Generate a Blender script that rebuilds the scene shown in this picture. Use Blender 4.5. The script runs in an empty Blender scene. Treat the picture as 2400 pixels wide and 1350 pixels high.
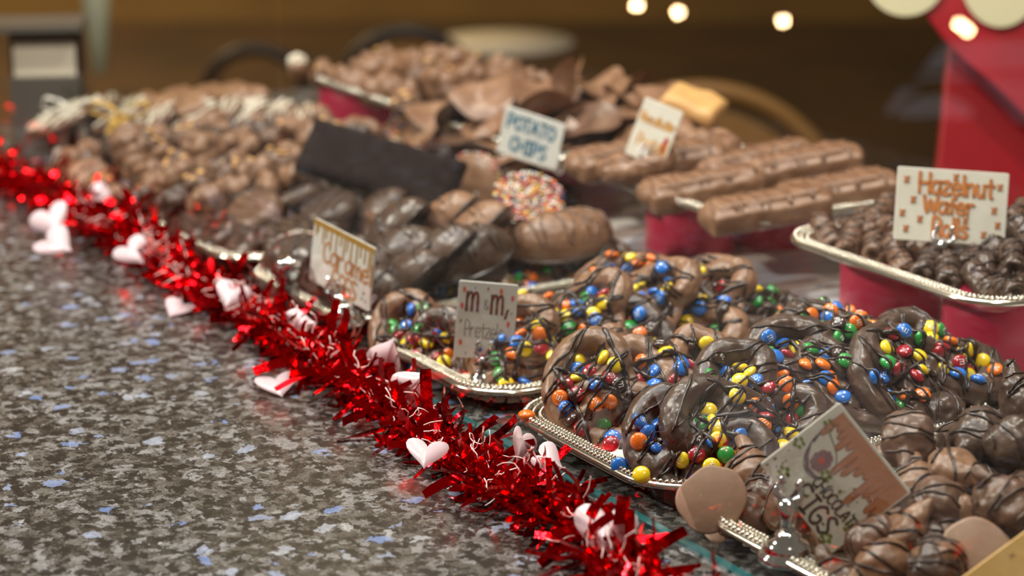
import bpy, bmesh, math, random
from mathutils import Vector, Matrix, noise
from mathutils.bvhtree import BVHTree
S = bpy.context.scene
C = S.collection
R = random.Random(7)
# ---------------------------------------------------------------- camera
F = 5000.0; HY = -750.0; H = .55
pit = math.atan((675-HY)/F); yaw = math.radians(31.8)
hx, hy = math.cos(math.pi-yaw), math.sin(math.pi-yaw)
FW = Vector((hx*math.cos(pit), hy*math.cos(pit), -math.sin(pit)))
RT = Vector((hy, -hx, 0)); UP = RT.cross(FW)
def ray(x, y): return FW + RT*((x-1200)/F) - UP*((y-675)/F)
_r = ray(1397, 1161); _t = H/-_r.z
CAM = Vector((-_r.x*_t, -_r.y*_t, H))
def P(x, y, z=0.0):
    r = ray(x, y); return CAM + r*((z-CAM.z)/r.z)
def PT(x, y, t): return CAM + ray(x, y)*t
def proj(p):
    d = Vector(p)-CAM; w = d.dot(FW); return 1200+F*d.dot(RT)/w, 675-F*d.dot(UP)/w, w
def PY(x, y, Y):
    r = ray(x, y); return CAM + r*((Y-CAM.y)/r.y)
cd = bpy.data.cameras.new('camera'); cam = bpy.data.objects.new('camera', cd); C.objects.link(cam)
cd.lens = F/2400*36; cd.sensor_width = 36; cd.clip_start = .05; cd.clip_end = 60
cam.matrix_world = Matrix.Translation(CAM) @ Matrix((RT, UP, -FW)).transposed().to_4x4()
cd.dof.use_dof = True; cd.dof.focus_distance = 1.52; cd.dof.aperture_fstop = 4.3; cd.dof.aperture_blades = 0
S.camera = cam
# ---------------------------------------------------------------- light and exposure
W = bpy.data.worlds.new('world'); S.world = W; W.use_nodes = True
W.node_tree.nodes['Background'].inputs[0].default_value = (1, .86, .70, 1)
W.node_tree.nodes['Background'].inputs[1].default_value = .10
S.view_settings.view_transform = 'Standard'; S.view_settings.look = 'None'
S.view_settings.exposure = 0.75; S.view_settings.gamma = 1; S.view_settings.use_curve_mapping = False
def area(name, loc, target, size, power, col):
    l = bpy.data.lights.new(name, 'AREA'); l.shape = 'DISK'; l.size = size; l.energy = power; l.color = col
    o = bpy.data.objects.new(name, l); C.objects.link(o); o.location = loc
    o.rotation_euler = (Vector(target)-Vector(loc)).to_track_quat('-Z', 'Y').to_euler(); return o
area('ceiling_spot', (-.75, -.55, 1.75), (-.15, .25, 0), .07, 15, (1, .90, .78))
area('ceiling_spot', (.75, -.15, 1.7), (0, .15, 0), .07, 9, (1, .88, .74))
area('ceiling_spot', (-.1, .75, 1.8), (-.2, .3, 0), .07, 10, (1, .90, .78))
area('ceiling_spot', (-1.3, .45, 1.8), (-.8, .2, 0), .08, 9, (1, .88, .74))
area('added_low_light', (-.95, -.95, .82), (-.35, .35, .03), .06, 10, (1, .90, .80))  # added low light from the left to reach the cans and card faces
area('ceiling_panel', (-.5, -.2, 2.3), (-.4, .1, 0), 1.3, 20, (.86, .93, 1))
area('shop_downlight', (-3.6, 1.6, 2.2), (-4.6, 2.4, -.9), .25, 14, (1, .74, .42))
area('shop_downlight', (-6.5, .6, 2.3), (-7.6, 1.5, -.9), .3, 170, (1, .78, .45))
# ---------------------------------------------------------------- materials
def nd(t, k, **kw):
    n = t.nodes.new(k)
    for a, b in kw.items(): setattr(n, a, b)
    return n
def lin(c): return tuple(((v/255)/12.92 if v <= 10 else ((v/255+.055)/1.055)**2.4) for v in c)+(1,)
def mat(name, col, rough=.5, metal=0, coat=0, bump=0, bscale=300, var=None, vscale=60, sss=0, trans=0, alpha=1, spec=.5, det=3):
    m = bpy.data.materials.new(name); m.use_nodes = True; t = m.node_tree; b = t.nodes['Principled BSDF']
    b.inputs['Base Color'].default_value = lin(col); b.inputs['Roughness'].default_value = rough
    b.inputs['Metallic'].default_value = metal; b.inputs['Coat Weight'].default_value = coat
    b.inputs['Coat Roughness'].default_value = .12; b.inputs['Specular IOR Level'].default_value = spec
    b.inputs['Alpha'].default_value = alpha; b.inputs['Transmission Weight'].default_value = trans
    if sss:
        b.inputs['Subsurface Weight'].default_value = sss; b.inputs['Subsurface Radius'].default_value = (.004, .002, .001); b.inputs['Subsurface Scale'].default_value = 1
    tc = nd(t, 'ShaderNodeTexCoord')
    if bump:
        n = nd(t, 'ShaderNodeTexNoise'); n.inputs['Scale'].default_value = bscale; n.inputs['Detail'].default_value = det
        u = nd(t, 'ShaderNodeBump'); u.inputs['Strength'].default_value = bump; u.inputs['Distance'].default_value = .002
        t.links.new(tc.outputs['Object'], n.inputs['Vector']); t.links.new(n.outputs['Fac'], u.inputs['Height']); t.links.new(u.outputs['Normal'], b.inputs['Normal'])
    if var:
        n = nd(t, 'ShaderNodeTexNoise'); n.inputs['Scale'].default_value = vscale; n.inputs['Detail'].default_value = 5
        r = nd(t, 'ShaderNodeValToRGB'); r.color_ramp.elements[0].position = .35; r.color_ramp.elements[1].position = .68
        r.color_ramp.elements[0].color = lin(col); r.color_ramp.elements[1].color = lin(var)
        t.links.new(tc.outputs['Object'], n.inputs['Vector']); t.links.new(n.outputs['Fac'], r.inputs['Fac']); t.links.new(r.outputs['Color'], b.inputs['Base Color'])
    return m
M = {}
M['milk'] = mat('milk_chocolate', (118, 85, 63), .36, bump=.25, bscale=130, var=(136, 101, 77), vscale=45, spec=.45)
M['dark'] = mat('dark_chocolate', (64, 47, 38), .33, bump=.3, bscale=120, var=(82, 62, 51), vscale=50, spec=.5)
M['mid'] = mat('semi_dark_chocolate', (92, 66, 51), .36, bump=.25, bscale=120, var=(108, 79, 62), vscale=50, spec=.45)
M['pale'] = mat('bloomed_chocolate', (140, 108, 88), .5, bump=.15, bscale=90, var=(154, 122, 100), vscale=30)
M['driz'] = mat('dark_drizzle', (48, 34, 28), .28, bump=.12, bscale=200)
M['mdriz'] = mat('milk_drizzle', (112, 78, 56), .36, bump=.1)
M['wdriz'] = mat('white_drizzle', (226, 218, 200), .45)
M['silver'] = mat('silver_tray_metal', (222, 214, 198), .17, 1, bump=.04, bscale=60)
M['chrome'] = mat('chrome', (225, 225, 225), .08, 1)
M['can'] = mat('crimson_can_paint', (214, 44, 84), .42, var=(206, 40, 78), vscale=8, coat=.2)
M['canin'] = mat('can_inside', (60, 20, 28), .6)
M['card'] = mat('laminated_card', (228, 224, 212), .35, var=(218, 214, 200), vscale=40, coat=.6, bump=.06, bscale=50)
M['cardg'] = mat('grey_card', (206, 204, 198), .35, var=(196, 194, 188), vscale=400, coat=.5)
M['doily'] = mat('doily_paper', (236, 230, 216), .75, bump=.4, bscale=600)
M['foil'] = mat('red_foil', (228, 14, 22), .13, 1, bump=.2, bscale=160, var=(204, 6, 16), vscale=60)
M['heart'] = mat('white_plastic', (206, 184, 190), .35, alpha=.85, sss=.2, coat=.4)
M['thread'] = mat('white_thread', (238, 210, 205), .6)
M['wood'] = mat('floor_wood', (62, 41, 17), .6, var=(46, 31, 14), vscale=3)
M['wall'] = mat('mustard_wall', (104, 76, 30), .8, var=(92, 66, 26), vscale=2)
M['seatm'] = mat('chair_pad', (126, 88, 40), .6, bump=.2)
M['framem'] = mat('chair_frame', (40, 27, 18), .5)
M['tablem'] = mat('table_laminate', (190, 178, 160), .5)
M['bow'] = mat('red_satin', (158, 10, 26), .38, bump=.5, bscale=14, var=(138, 8, 22), vscale=10, coat=.3)
M['dot'] = mat('cream_dot', (196, 188, 152), .6)
M['steel'] = mat('brushed_steel', (120, 116, 110), .35, .6)
M['napkin'] = mat('paper_napkin', (214, 204, 186), .8)
M['gold'] = mat('yellow_ribbon', (214, 170, 70), .4)
M['white'] = mat('white_ribbon', (226, 220, 210), .45)
M['nut'] = mat('nut', (196, 150, 92), .5)
inkc = dict(orange=(206, 128, 66), shadow=(112, 110, 108), brown=(112, 50, 38), grey=(96, 88, 86), caramel=(176, 122, 72), gold=(158, 118, 28),
            teal=(48, 104, 130), amber=(218, 160, 74), red=(190, 60, 44), fig=(150, 104, 108), purple=(112, 84, 92), choc=(190, 130, 92), chocline=(160, 98, 68),
            green=(120, 138, 48), olive=(136, 118, 60), blue=(112, 146, 166), black=(84, 78, 74), coral=(210, 88, 70))
for k, v in inkc.items(): M['ink_'+k] = mat(k+'_ink', v, .45, coat=.4)
candyc = dict(yellow=(240, 206, 20), blue=(34, 112, 206), orange=(240, 118, 24), green=(40, 148, 62), red=(156, 22, 36), brown=(58, 36, 28))
for k, v in candyc.items(): M['c_'+k] = mat(k+'_candy_shell', v, .24, coat=.7, spec=.5, sss=.06)
M['cm'] = mat('candy_print', (226, 226, 226), .5)
sprc = dict(white=(240, 236, 226), red=(206, 44, 48), yellow=(236, 196, 60), orange=(232, 120, 50), navy=(40, 60, 110))
for k, v in sprc.items(): M['s_'+k] = mat(k+'_sprinkle', v, .4)
def granite():
    m = bpy.data.materials.new('granite'); m.use_nodes = True; t = m.node_tree; b = t.nodes['Principled BSDF']; L = t.links.new
    tc = nd(t, 'ShaderNodeTexCoord'); mp = nd(t, 'ShaderNodeMapping'); L(tc.outputs['Object'], mp.inputs['Vector'])
    nz = nd(t, 'ShaderNodeTexNoise'); nz.inputs['Scale'].default_value = 120; nz.inputs['Detail'].default_value = 4; L(mp.outputs[0], nz.inputs['Vector'])
    vm = nd(t, 'ShaderNodeVectorMath', operation='SCALE'); L(nz.outputs['Color'], vm.inputs[0]); vm.inputs['Scale'].default_value = .016
    va = nd(t, 'ShaderNodeVectorMath', operation='ADD'); L(mp.outputs[0], va.inputs[0]); L(vm.outputs[0], va.inputs[1])
    v1 = nd(t, 'ShaderNodeTexVoronoi'); v1.inputs['Scale'].default_value = 130; L(va.outputs[0], v1.inputs['Vector'])
    s1 = nd(t, 'ShaderNodeSeparateColor'); L(v1.outputs['Color'], s1.inputs[0])
    n2 = nd(t, 'ShaderNodeTexNoise'); n2.inputs['Scale'].default_value = 420; n2.inputs['Detail'].default_value = 5; n2.inputs['Roughness'].default_value = .7; L(va.outputs[0], n2.inputs['Vector'])
    mx = nd(t, 'ShaderNodeMath', operation='MULTIPLY_ADD'); L(s1.outputs[0], mx.inputs[0]); mx.inputs[1].default_value = .42
    ml = nd(t, 'ShaderNodeMath', operation='MULTIPLY'); L(n2.outputs['Fac'], ml.inputs[0]); ml.inputs[1].default_value = .75; L(ml.outputs[0], mx.inputs[2])
    rp = nd(t, 'ShaderNodeValToRGB'); L(mx.outputs[0], rp.inputs['Fac']); e = rp.color_ramp.elements
    e[0].position = .36; e[0].color = lin((24, 22, 19)); e[1].position = .52; e[1].color = lin((62, 59, 54))
    for p_, c_ in ((.44, (42, 39, 35)), (.66, (84, 82, 78)), (.80, (118, 119, 120))):
        x = rp.color_ramp.elements.new(p_); x.color = lin(c_)
    n3 = nd(t, 'ShaderNodeTexNoise'); n3.inputs['Scale'].default_value = 75; n3.inputs['Detail'].default_value = 7; n3.inputs['Roughness'].default_value = .72; L(mp.outputs[0], n3.inputs['Vector'])
    r3 = nd(t, 'ShaderNodeValToRGB'); L(n3.outputs['Fac'], r3.inputs['Fac']); r3.color_ramp.elements[0].position = .45; r3.color_ramp.elements[0].color = (0, 0, 0, 1); r3.color_ramp.elements[1].position = .50
    mk = nd(t, 'ShaderNodeMix', data_type='RGBA'); L(r3.outputs[0], mk.inputs[0]); mk.inputs[6].default_value = lin((22, 20, 17)); L(rp.outputs[0], mk.inputs[7])
    v2 = nd(t, 'ShaderNodeTexVoronoi'); v2.inputs['Scale'].default_value = 95; L(va.outputs[0], v2.inputs['Vector'])
    s2 = nd(t, 'ShaderNodeSeparateColor'); L(v2.outputs['Color'], s2.inputs[0])
    g = nd(t, 'ShaderNodeMath', operation='GREATER_THAN'); L(s2.outputs[1], g.inputs[0]); g.inputs[1].default_value = .955
    gm = nd(t, 'ShaderNodeMath', operation='MULTIPLY'); L(g.outputs[0], gm.inputs[0]); L(n2.outputs['Fac'], gm.inputs[1])
    bl = nd(t, 'ShaderNodeMix', data_type='RGBA'); L(s2.outputs[0], bl.inputs[0]); bl.inputs[6].default_value = lin((168, 172, 172)); bl.inputs[7].default_value = lin((104, 132, 186))
    mf = nd(t, 'ShaderNodeMix', data_type='RGBA'); L(gm.outputs[0], mf.inputs[0]); L(mk.outputs[2], mf.inputs[6]); L(bl.outputs[2], mf.inputs[7])
    L(mf.outputs[2], b.inputs['Base Color']); b.inputs['Roughness'].default_value = .32; b.inputs['Specular IOR Level'].default_value = .5
    return m
M['granite'] = granite()
def boardmat():
    m = mat('white_liner', (220, 216, 210), .22); t = m.node_tree; b = t.nodes['Principled BSDF']; L = t.links.new
    tc = nd(t, 'ShaderNodeTexCoord'); mp = nd(t, 'ShaderNodeMapping'); L(tc.outputs['Object'], mp.inputs['Vector']); mp.inputs['Rotation'].default_value = (0, 0, .45); mp.inputs['Scale'].default_value = (18, 2.5, 1)
    n = nd(t, 'ShaderNodeTexNoise'); n.inputs['Scale'].default_value = 1; n.inputs['Detail'].default_value = 2; L(mp.outputs[0], n.inputs['Vector'])
    r = nd(t, 'ShaderNodeValToRGB'); L(n.outputs['Fac'], r.inputs[0]); e = r.color_ramp.elements
    e[0].position = .38; e[0].color = lin((164, 146, 138)); e[1].position = .56; e[1].color = lin((238, 232, 222)); x = e.new(.44); x.color = lin((186, 176, 172)); x = e.new(.49); x.color = lin((206, 214, 230))
    L(r.outputs[0], b.inputs['Base Color']); return m
M['board'] = boardmat()
def glassmat(name, tint, ior=1.5):
    m = bpy.data.materials.new(name); m.use_nodes = True; t = m.node_tree; t.nodes.clear(); L = t.links.new
    o = nd(t, 'ShaderNodeOutputMaterial'); x = nd(t, 'ShaderNodeMixShader'); f = nd(t, 'ShaderNodeFresnel'); f.inputs[0].default_value = ior
    a = nd(t, 'ShaderNodeBsdfTransparent'); a.inputs[0].default_value = tint; g = nd(t, 'ShaderNodeBsdfGlossy'); g.inputs['Roughness'].default_value = 0.0
    ge = nd(t, 'ShaderNodeNewGeometry'); mu = nd(t, 'ShaderNodeMath', operation='SUBTRACT'); mu.inputs[0].default_value = 1; L(ge.outputs['Backfacing'], mu.inputs[1])
    mm = nd(t, 'ShaderNodeMath', operation='MULTIPLY'); L(f.outputs[0], mm.inputs[0]); L(mu.outputs[0], mm.inputs[1])
    L(mm.outputs[0], x.inputs[0]); L(a.outputs[0], x.inputs[1]); L(g.outputs[0], x.inputs[2]); L(x.outputs[0], o.inputs[0]); return m
M['glass'] = glassmat('clear_glass', (.97, .985, .975, 1), 1.5)
M['cello'] = glassmat('cellophane', (.9, .9, .88, 1), 1.6)
M['acrylic'] = mat('frosted_acrylic', (200, 190, 180), .2, alpha=.6)
M['teal'] = mat('glass_edge_green', (24, 78, 80), .15, coat=.5)
def emis(name, col, s):
    m = bpy.data.materials.new(name); m.use_nodes = True; b = m.node_tree.nodes['Principled BSDF']
    b.inputs['Base Color'].default_value = (0, 0, 0, 1); b.inputs['Emission Color'].default_value = col; b.inputs['Emission Strength'].default_value = s; return m
M['bulb'] = emis('lamp_glow', (1, .66, .34, 1), 150)
M['dusk'] = emis('dusk_light', (.8, .87, 1, 1), .5)
# ---------------------------------------------------------------- helpers
def me_from(vs, fs, name='m', smooth=True, mats=None, idx=None):
    me = bpy.data.meshes.new(name); me.from_pydata([tuple(v) for v in vs], [], fs); me.update()
    if smooth: me.polygons.foreach_set('use_smooth', [True]*len(fs))
    for m_ in (mats or []): me.materials.append(m_)
    if idx: me.polygons.foreach_set('material_index', idx)
    return me
def add(name, me, m=None, parent=None, mw=None):
    if m is not None and not me.materials: me.materials.append(m)
    o = bpy.data.objects.new(name, me); C.objects.link(o)
    if parent: o.parent = parent
    if mw is not None: o.matrix_local = mw
    return o
def empty(name, mw): 
    o = bpy.data.objects.new(name, None); o.empty_display_size = .02; C.objects.link(o); o.matrix_world = mw; return o
def tag(o, label, cat, group=None, kind=None):
    if kind: o['kind'] = kind
    if label: o['label'] = label
    if cat: o['category'] = cat
    if group: o['group'] = group
    return o
class B:
    def __init__(s): s.v = []; s.f = []
    def box(s, c, d, mw=None):
        n = len(s.v)
        for z in (-1, 1):
            for y in (-1, 1):
                for x in (-1, 1):
                    p = Vector((c[0]+x*d[0]/2, c[1]+y*d[1]/2, c[2]+z*d[2]/2)); s.v.append(mw @ p if mw else p)
        s.f += [tuple(n+i for i in q) for q in ((0, 2, 3, 1), (4, 5, 7, 6), (0, 1, 5, 4), (2, 6, 7, 3), (0, 4, 6, 2), (1, 3, 7, 5))]; return s
    def tube(s, pts, r, k=6, cap=True):
        if len(pts) < 2: return s
        pts = [Vector(p) for p in pts]; n0 = len(s.v); N = len(pts); ref = None
        for i, p in enumerate(pts):
            d = (pts[min(i+1, N-1)]-pts[max(i-1, 0)])
            d = d.normalized() if d.length > 1e-9 else Vector((0, 0, 1))
            if ref is None: ref = Vector((0, 0, 1)) if abs(d.z) < .9 else Vector((1, 0, 0))
            a = (ref - d*ref.dot(d)).normalized(); ref = a; b = d.cross(a)
            rr = r[i] if isinstance(r, (list, tuple)) else r
            for j in range(k):
                t = 2*math.pi*j/k; s.v.append(p+(a*math.cos(t)+b*math.sin(t))*rr)
        for i in range(N-1):
            for j in range(k):
                s.f.append((n0+i*k+j, n0+i*k+(j+1) % k, n0+(i+1)*k+(j+1) % k, n0+(i+1)*k+j))
        if cap: s.f.append(tuple(n0+j for j in range(k))[::-1]); s.f.append(tuple(n0+(N-1)*k+j for j in range(k)))
        return s
    def lathe(s, prof, k=32, o=(0, 0, 0)):
        n = len(s.v); N = len(prof)
        for r, z in prof:
            for j in range(k):
                t = 2*math.pi*j/k; s.v.append(Vector((o[0]+r*math.cos(t), o[1]+r*math.sin(t), o[2]+z)))
        for i in range(N-1):
            for j in range(k): s.f.append((n+i*k+j, n+i*k+(j+1) % k, n+(i+1)*k+(j+1) % k, n+(i+1)*k+j))
        if prof[0][0] > 1e-6: s.f.append(tuple(n+j for j in range(k))[::-1])
        if prof[-1][0] > 1e-6: s.f.append(tuple(n+(N-1)*k+j for j in range(k)))
        return s
    def ball(s, c, r, k=10, m=6, mw=None, sc=(1, 1, 1)):
        n = len(s.v); c = Vector(c)
        s.v.append(c+Vector((0, 0, -r*sc[2])))
        for i in range(1, m):
            a = -math.pi/2+math.pi*i/m
            for j in range(k):
                t = 2*math.pi*j/k; s.v.append(c+Vector((r*sc[0]*math.cos(a)*math.cos(t), r*sc[1]*math.cos(a)*math.sin(t), r*sc[2]*math.sin(a))))
        s.v.append(c+Vector((0, 0, r*sc[2]))); e = len(s.v)-1
        for j in range(k):
            s.f.append((n, n+1+(j+1) % k, n+1+j)); s.f.append((e, e-k+j, e-k+(j+1) % k))
        for i in range(m-2):
            for j in range(k):
                a = n+1+i*k; s.f.append((a+j, a+(j+1) % k, a+k+(j+1) % k, a+k+j))
        if mw is not None:
            for i in range(n, len(s.v)): s.v[i] = mw @ s.v[i]
        return s
    def poly(s, pts, th=0):   # prism along +z of a planar outline
        n = len(s.v); N = len(pts)
        for p in pts: s.v.append(Vector((p[0], p[1], p[2] if len(p) > 2 else 0)))
        s.f.append(tuple(range(n, n+N)))
        if th:
            for p in pts: s.v.append(Vector((p[0], p[1], (p[2] if len(p) > 2 else 0)-th)))
            s.f.append(tuple(range(n+N, n+2*N))[::-1])
            for j in range(N): s.f.append((n+j, n+N+j, n+N+(j+1) % N, n+(j+1) % N))
        return s
    def me(s, name, m=None, smooth=True): return me_from(s.v, s.f, name, smooth, [m] if m else None)
    def obj(s, name, m, parent=None, mw=None, smooth=True): return add(name, s.me(name, m, smooth), None, parent, mw)
def remesh(b, vox, name, m, rough=0.0, rs=90, flat=True, smooth=2):
    me = me_from(b.v, b.f, name); o = bpy.data.objects.new('tmp', me); C.objects.link(o)
    md = o.modifiers.new('r', 'REMESH'); md.mode = 'VOXEL'; md.voxel_size = vox
    sm = o.modifiers.new('s', 'SMOOTH'); sm.factor = .5; sm.iterations = smooth
    dg = bpy.context.evaluated_depsgraph_get(); dg.update()
    out = bpy.data.meshes.new_from_object(o.evaluated_get(dg)); bpy.data.objects.remove(o); bpy.data.meshes.remove(me)
    out.name = name; sd = R.random()*100
    nn = [v.normal.copy() for v in out.vertices]
    for v, q in zip(out.vertices, nn):
        if rough:
            p = v.co*rs+Vector((sd, sd, sd)); v.co += q*(noise.noise(p)*rough+noise.noise(p*2.7)*rough*.4)
        if flat and v.co.z < 0: v.co.z = 0
    out.update(); out.materials.clear(); out.materials.append(m)
    out.polygons.foreach_set('use_smooth', [True]*len(out.polygons)); return out
def bvh_of(*mes):
    v = []; f = []
    for me, mw in mes:
        n = len(v); v += [mw @ q.co for q in me.vertices]; f += [tuple(n+i for i in p.vertices) for p in me.polygons]
    return BVHTree.FromPolygons(v, f)
def drizzle(bvh, sx, sy, step, r, rnd, ang=0, top=.2, jit=.25, lift=.3, thr=.011):
    """zig-zag thread of chocolate that falls over a surface"""
    b = B(); x = -sx; side = 1; run = []; ca, sa = math.cos(ang), math.sin(ang)
    def flush(run):
        if len(run) > 4:
            zs = [p.z for p in run]
            for _ in range(2): zs = [max(zs[i], (zs[max(i-1, 0)]+zs[i]+zs[min(i+1, len(zs)-1)])/3) for i in range(len(zs))]
            q = [Vector((p.x, p.y, z+r*lift)) for p, z in zip(run, zs)]
            rr = [r*(.75+.5*noise.noise(p*160)) for p in q]; rr = [max(v, r*.45) for v in rr]; rr[0] *= .5; rr[-1] *= .5
            b.tube(q, rr, 6)
    while x < sx:
        x1 = x+step*(1+jit*rnd.uniform(-1, 1)); ya, yb = -side*sy*rnd.uniform(.8, 1.1), side*sy*rnd.uniform(.8, 1.1)
        n = max(6, int(2*sy/.0022)); bow = rnd.uniform(-.3, .3)*step
        for i in range(n):
            t = i/n; u = x+(x1-x)*t+bow*math.sin(math.pi*t)+.002*noise.noise(Vector((t*5, x*90, 3))); w = ya+(yb-ya)*t
            px, py = u*ca-w*sa, u*sa+w*ca; h = bvh.ray_cast(Vector((px, py, top)), Vector((0, 0, -1)))
            if h[0] is not None and (not run or abs(h[0].z-run[-1].z) < thr): run.append(Vector((px, py, h[0].z)))
            else: flush(run); run = []
        side *= -1; x = x1
    flush(run); return b
def frame(n, spin):
    n = Vector(n).normalized(); a = Vector((1, 0, 0)); a = (a-n*a.dot(n))
    a = a.normalized() if a.length > 1e-4 else Vector((0, 1, 0)); b = n.cross(a)
    c, s = math.cos(spin), math.sin(spin); x = a*c+b*s; y = n.cross(x)
    return Matrix((x, y, n)).transposed()
BACK = -Vector((FW.x, FW.y, 0)).normalized()
def ndir(a, b=0, c=1): return (RT*a+BACK*b+Vector((0, 0, c))).normalized()
def TR(loc, rot3): return Matrix.Translation(loc) @ rot3.to_4x4()
# ---------------------------------------------------------------- setting
def struct(o): o['kind'] = 'structure'; return o
struct(B().box((-4, 4, -.95), (22, 20, .1)).obj('floor', M['wood'], smooth=False))
wc = PT(700, 0, 9.5)
struct(B().box((0, 0, 0), (14, .2, 4.6)).obj('wall_back', M['wall'], mw=Matrix.Translation((wc.x, wc.y, 1.35)) @ Matrix.Rotation(math.pi/2-yaw, 4, 'Z'), smooth=False))
cx0, cx1, cy0, cy1 = -1.50, 1.1, -.95, .66
t = struct(B().box(((cx0+cx1)/2, (cy0+cy1)/2, -.02), (cx1-cx0, cy1-cy0, .04)).obj('granite_countertop', M['granite'], smooth=False))
tag(t, 'grey speckled granite countertop under the whole chocolate display', 'countertop')
t = B().box(((cx0+cx1)/2, (cy0+cy1)/2, -.47), (cx1-cx0-.08, cy1-cy0-.08, .86)).obj('counter_base', M['framem'], smooth=False); struct(t)
lb = B().box((-.35, .52, .0015), (1.7, .27, .003)).obj('white_liner_sheet', M['board'], smooth=False)
tag(lb, 'glossy white streaked sheet lying under the crimson cans', 'liner')
for nm, xa, xb, lab in (('window_1', -.478, 1.0, 'long clear display glass pane in front of the pretzel and fig trays'), ('window_2', -1.49, -.492, 'clear display glass pane left of the chrome post')):
    e_ = B().box(((xa+xb)/2, 0, .37), (xb-xa, .006, .74)).obj(nm, M['glass'], smooth=False); tag(e_, lab, 'glass pane', None, 'structure')
    B().box(((xa+xb)/2, 0, .0014), (xb-xa, .0072, .0028)).obj('green_edge', M['teal'], e_, smooth=False)
b = B(); b.box((0, 0, .026), (.012, .014, .052)); pst = b.obj('glass_clamp_post', M['chrome'], mw=Matrix.Translation((-.485, 0, 0)), smooth=False)
tag(pst, 'short chrome post clamping the two glass panes', 'post')
B().lathe([(.0, .052), (.011, .052), (.0125, .055), (.0125, .059), (.010, .062), (0, .063)], 24).obj('cap', M['chrome'], pst)
# ---------------------------------------------------------------- trays
def outline(w, l, r, n=14):
    pts = []
    for cx, cy, a0 in ((w/2-r, l/2-r, 0), (-w/2+r, l/2-r, 90), (-w/2+r, -l/2+r, 180), (w/2-r, -l/2+r, 270)):
        for i in range(n+1):
            a = math.radians(a0+90*i/n); pts.append((cx+r*math.cos(a), cy+r*math.sin(a), math.cos(a), math.sin(a)))
    return pts
def tray_meshes(w, l):
    o = outline(w, l, .05); prof = [(.0335, .0005), (.030, .0035), (.022, .0125), (.0195, .0150), (.0175, .0165), (.0135, .0172), (.009, .0182), (.0045, .0188), (.0015, .0182), (0, .0162), (0, .0150), (.0015, .0140), (.018, .0135), (.0215, .0100), (.030, .0015), (.034, 0.0)]
    v = []; f = []; N = len(o)
    for d, z in prof:
        for x, y, nx, ny in o: v.append((x-nx*d, y-ny*d, z))
    for i in range(len(prof)-1):
        for j in range(N): f.append((i*N+j, i*N+(j+1) % N, (i+1)*N+(j+1) % N, (i+1)*N+j))
    f.append(tuple(range(N))); f.append(tuple((len(prof)-1)*N+j for j in range(N))[::-1])
    body = me_from(v, f, 'tray_body')
    bd = B()
    def row(d, z, r, sp):
        q = [Vector((x-nx*d, y-ny*d, z)) for x, y, nx, ny in o]; q.append(q[0]); acc = 0
        for a, b_ in zip(q, q[1:]):
            s = (b_-a).length; 
            while acc <= s and s > 0: bd.ball(a+(b_-a)*(acc/s), r, 7, 4); acc += sp
            acc -= s
    row(.0045, .0186, .0023, .0046); row(.0152, .0171, .0017, .0036); row(.0098, .0181, .0013, .0032)
    return body, bd.me('rim_beading', M['silver'])
TM = {}
def tray(x0, x1, y0, y1, z, label, rot=0, foot=None):
    w, l = x1-x0, y1-y0; k = (round(w, 3), round(l, 3))
    if k not in TM: a, b_ = tray_meshes(w, l); a.materials.append(M['silver']); TM[k] = (a, b_)
    e = empty('serving_tray', Matrix.Translation(((x0+x1)/2, (y0+y1)/2, z)) @ Matrix.Rotation(rot, 4, 'Z'))
    tag(e, label, 'tray', 'silver serving trays'); add('rim_beading', TM[k][1], parent=add('tray_body', TM[k][0], parent=e)); return e
class Heap:
    def __init__(s, x0, x1, y0, y1, z0, Hh, name, m=.028):
        s.x0, s.x1, s.y0, s.y1, s.z0, s.H, s.name = x0+m, x1-m, y0+m, y1-m, z0, Hh, name
        s.cx, s.cy, s.a, s.b = (x0+x1)/2, (y0+y1)/2, (s.x1-s.x0)/2, (s.y1-s.y0)/2; s.items = []
    def h(s, x, y):
        u = min(1, abs(x-s.cx)/(s.a*1.12)); v = min(1, abs(y-s.cy)/(s.b*1.08))
        return s.z0+s.H*max(0, (1-u**2.6))**.6*max(0, (1-v**4))**.6
    def hit(s, px, py):
        r = ray(px, py); t0 = (s.z0+s.H*1.1-CAM.z)/r.z; t1 = (s.z0-CAM.z)/r.z; p = CAM+r*t1
        for i in range(200):
            q = CAM+r*(t0+(t1-t0)*i/200)
            if s.x0-.03 < q.x < s.x1+.03 and s.y0-.03 < q.y < s.y1+.03 and q.z <= s.h(q.x, q.y): return q
        return p
    def nrm(s, x, y):
        e = .02; return Vector((-(s.h(x+e, y)-s.h(x-e, y))/(2*e)*.6, -(s.h(x, y+e)-s.h(x, y-e))/(2*e)*.6, 1)).normalized()
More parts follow.
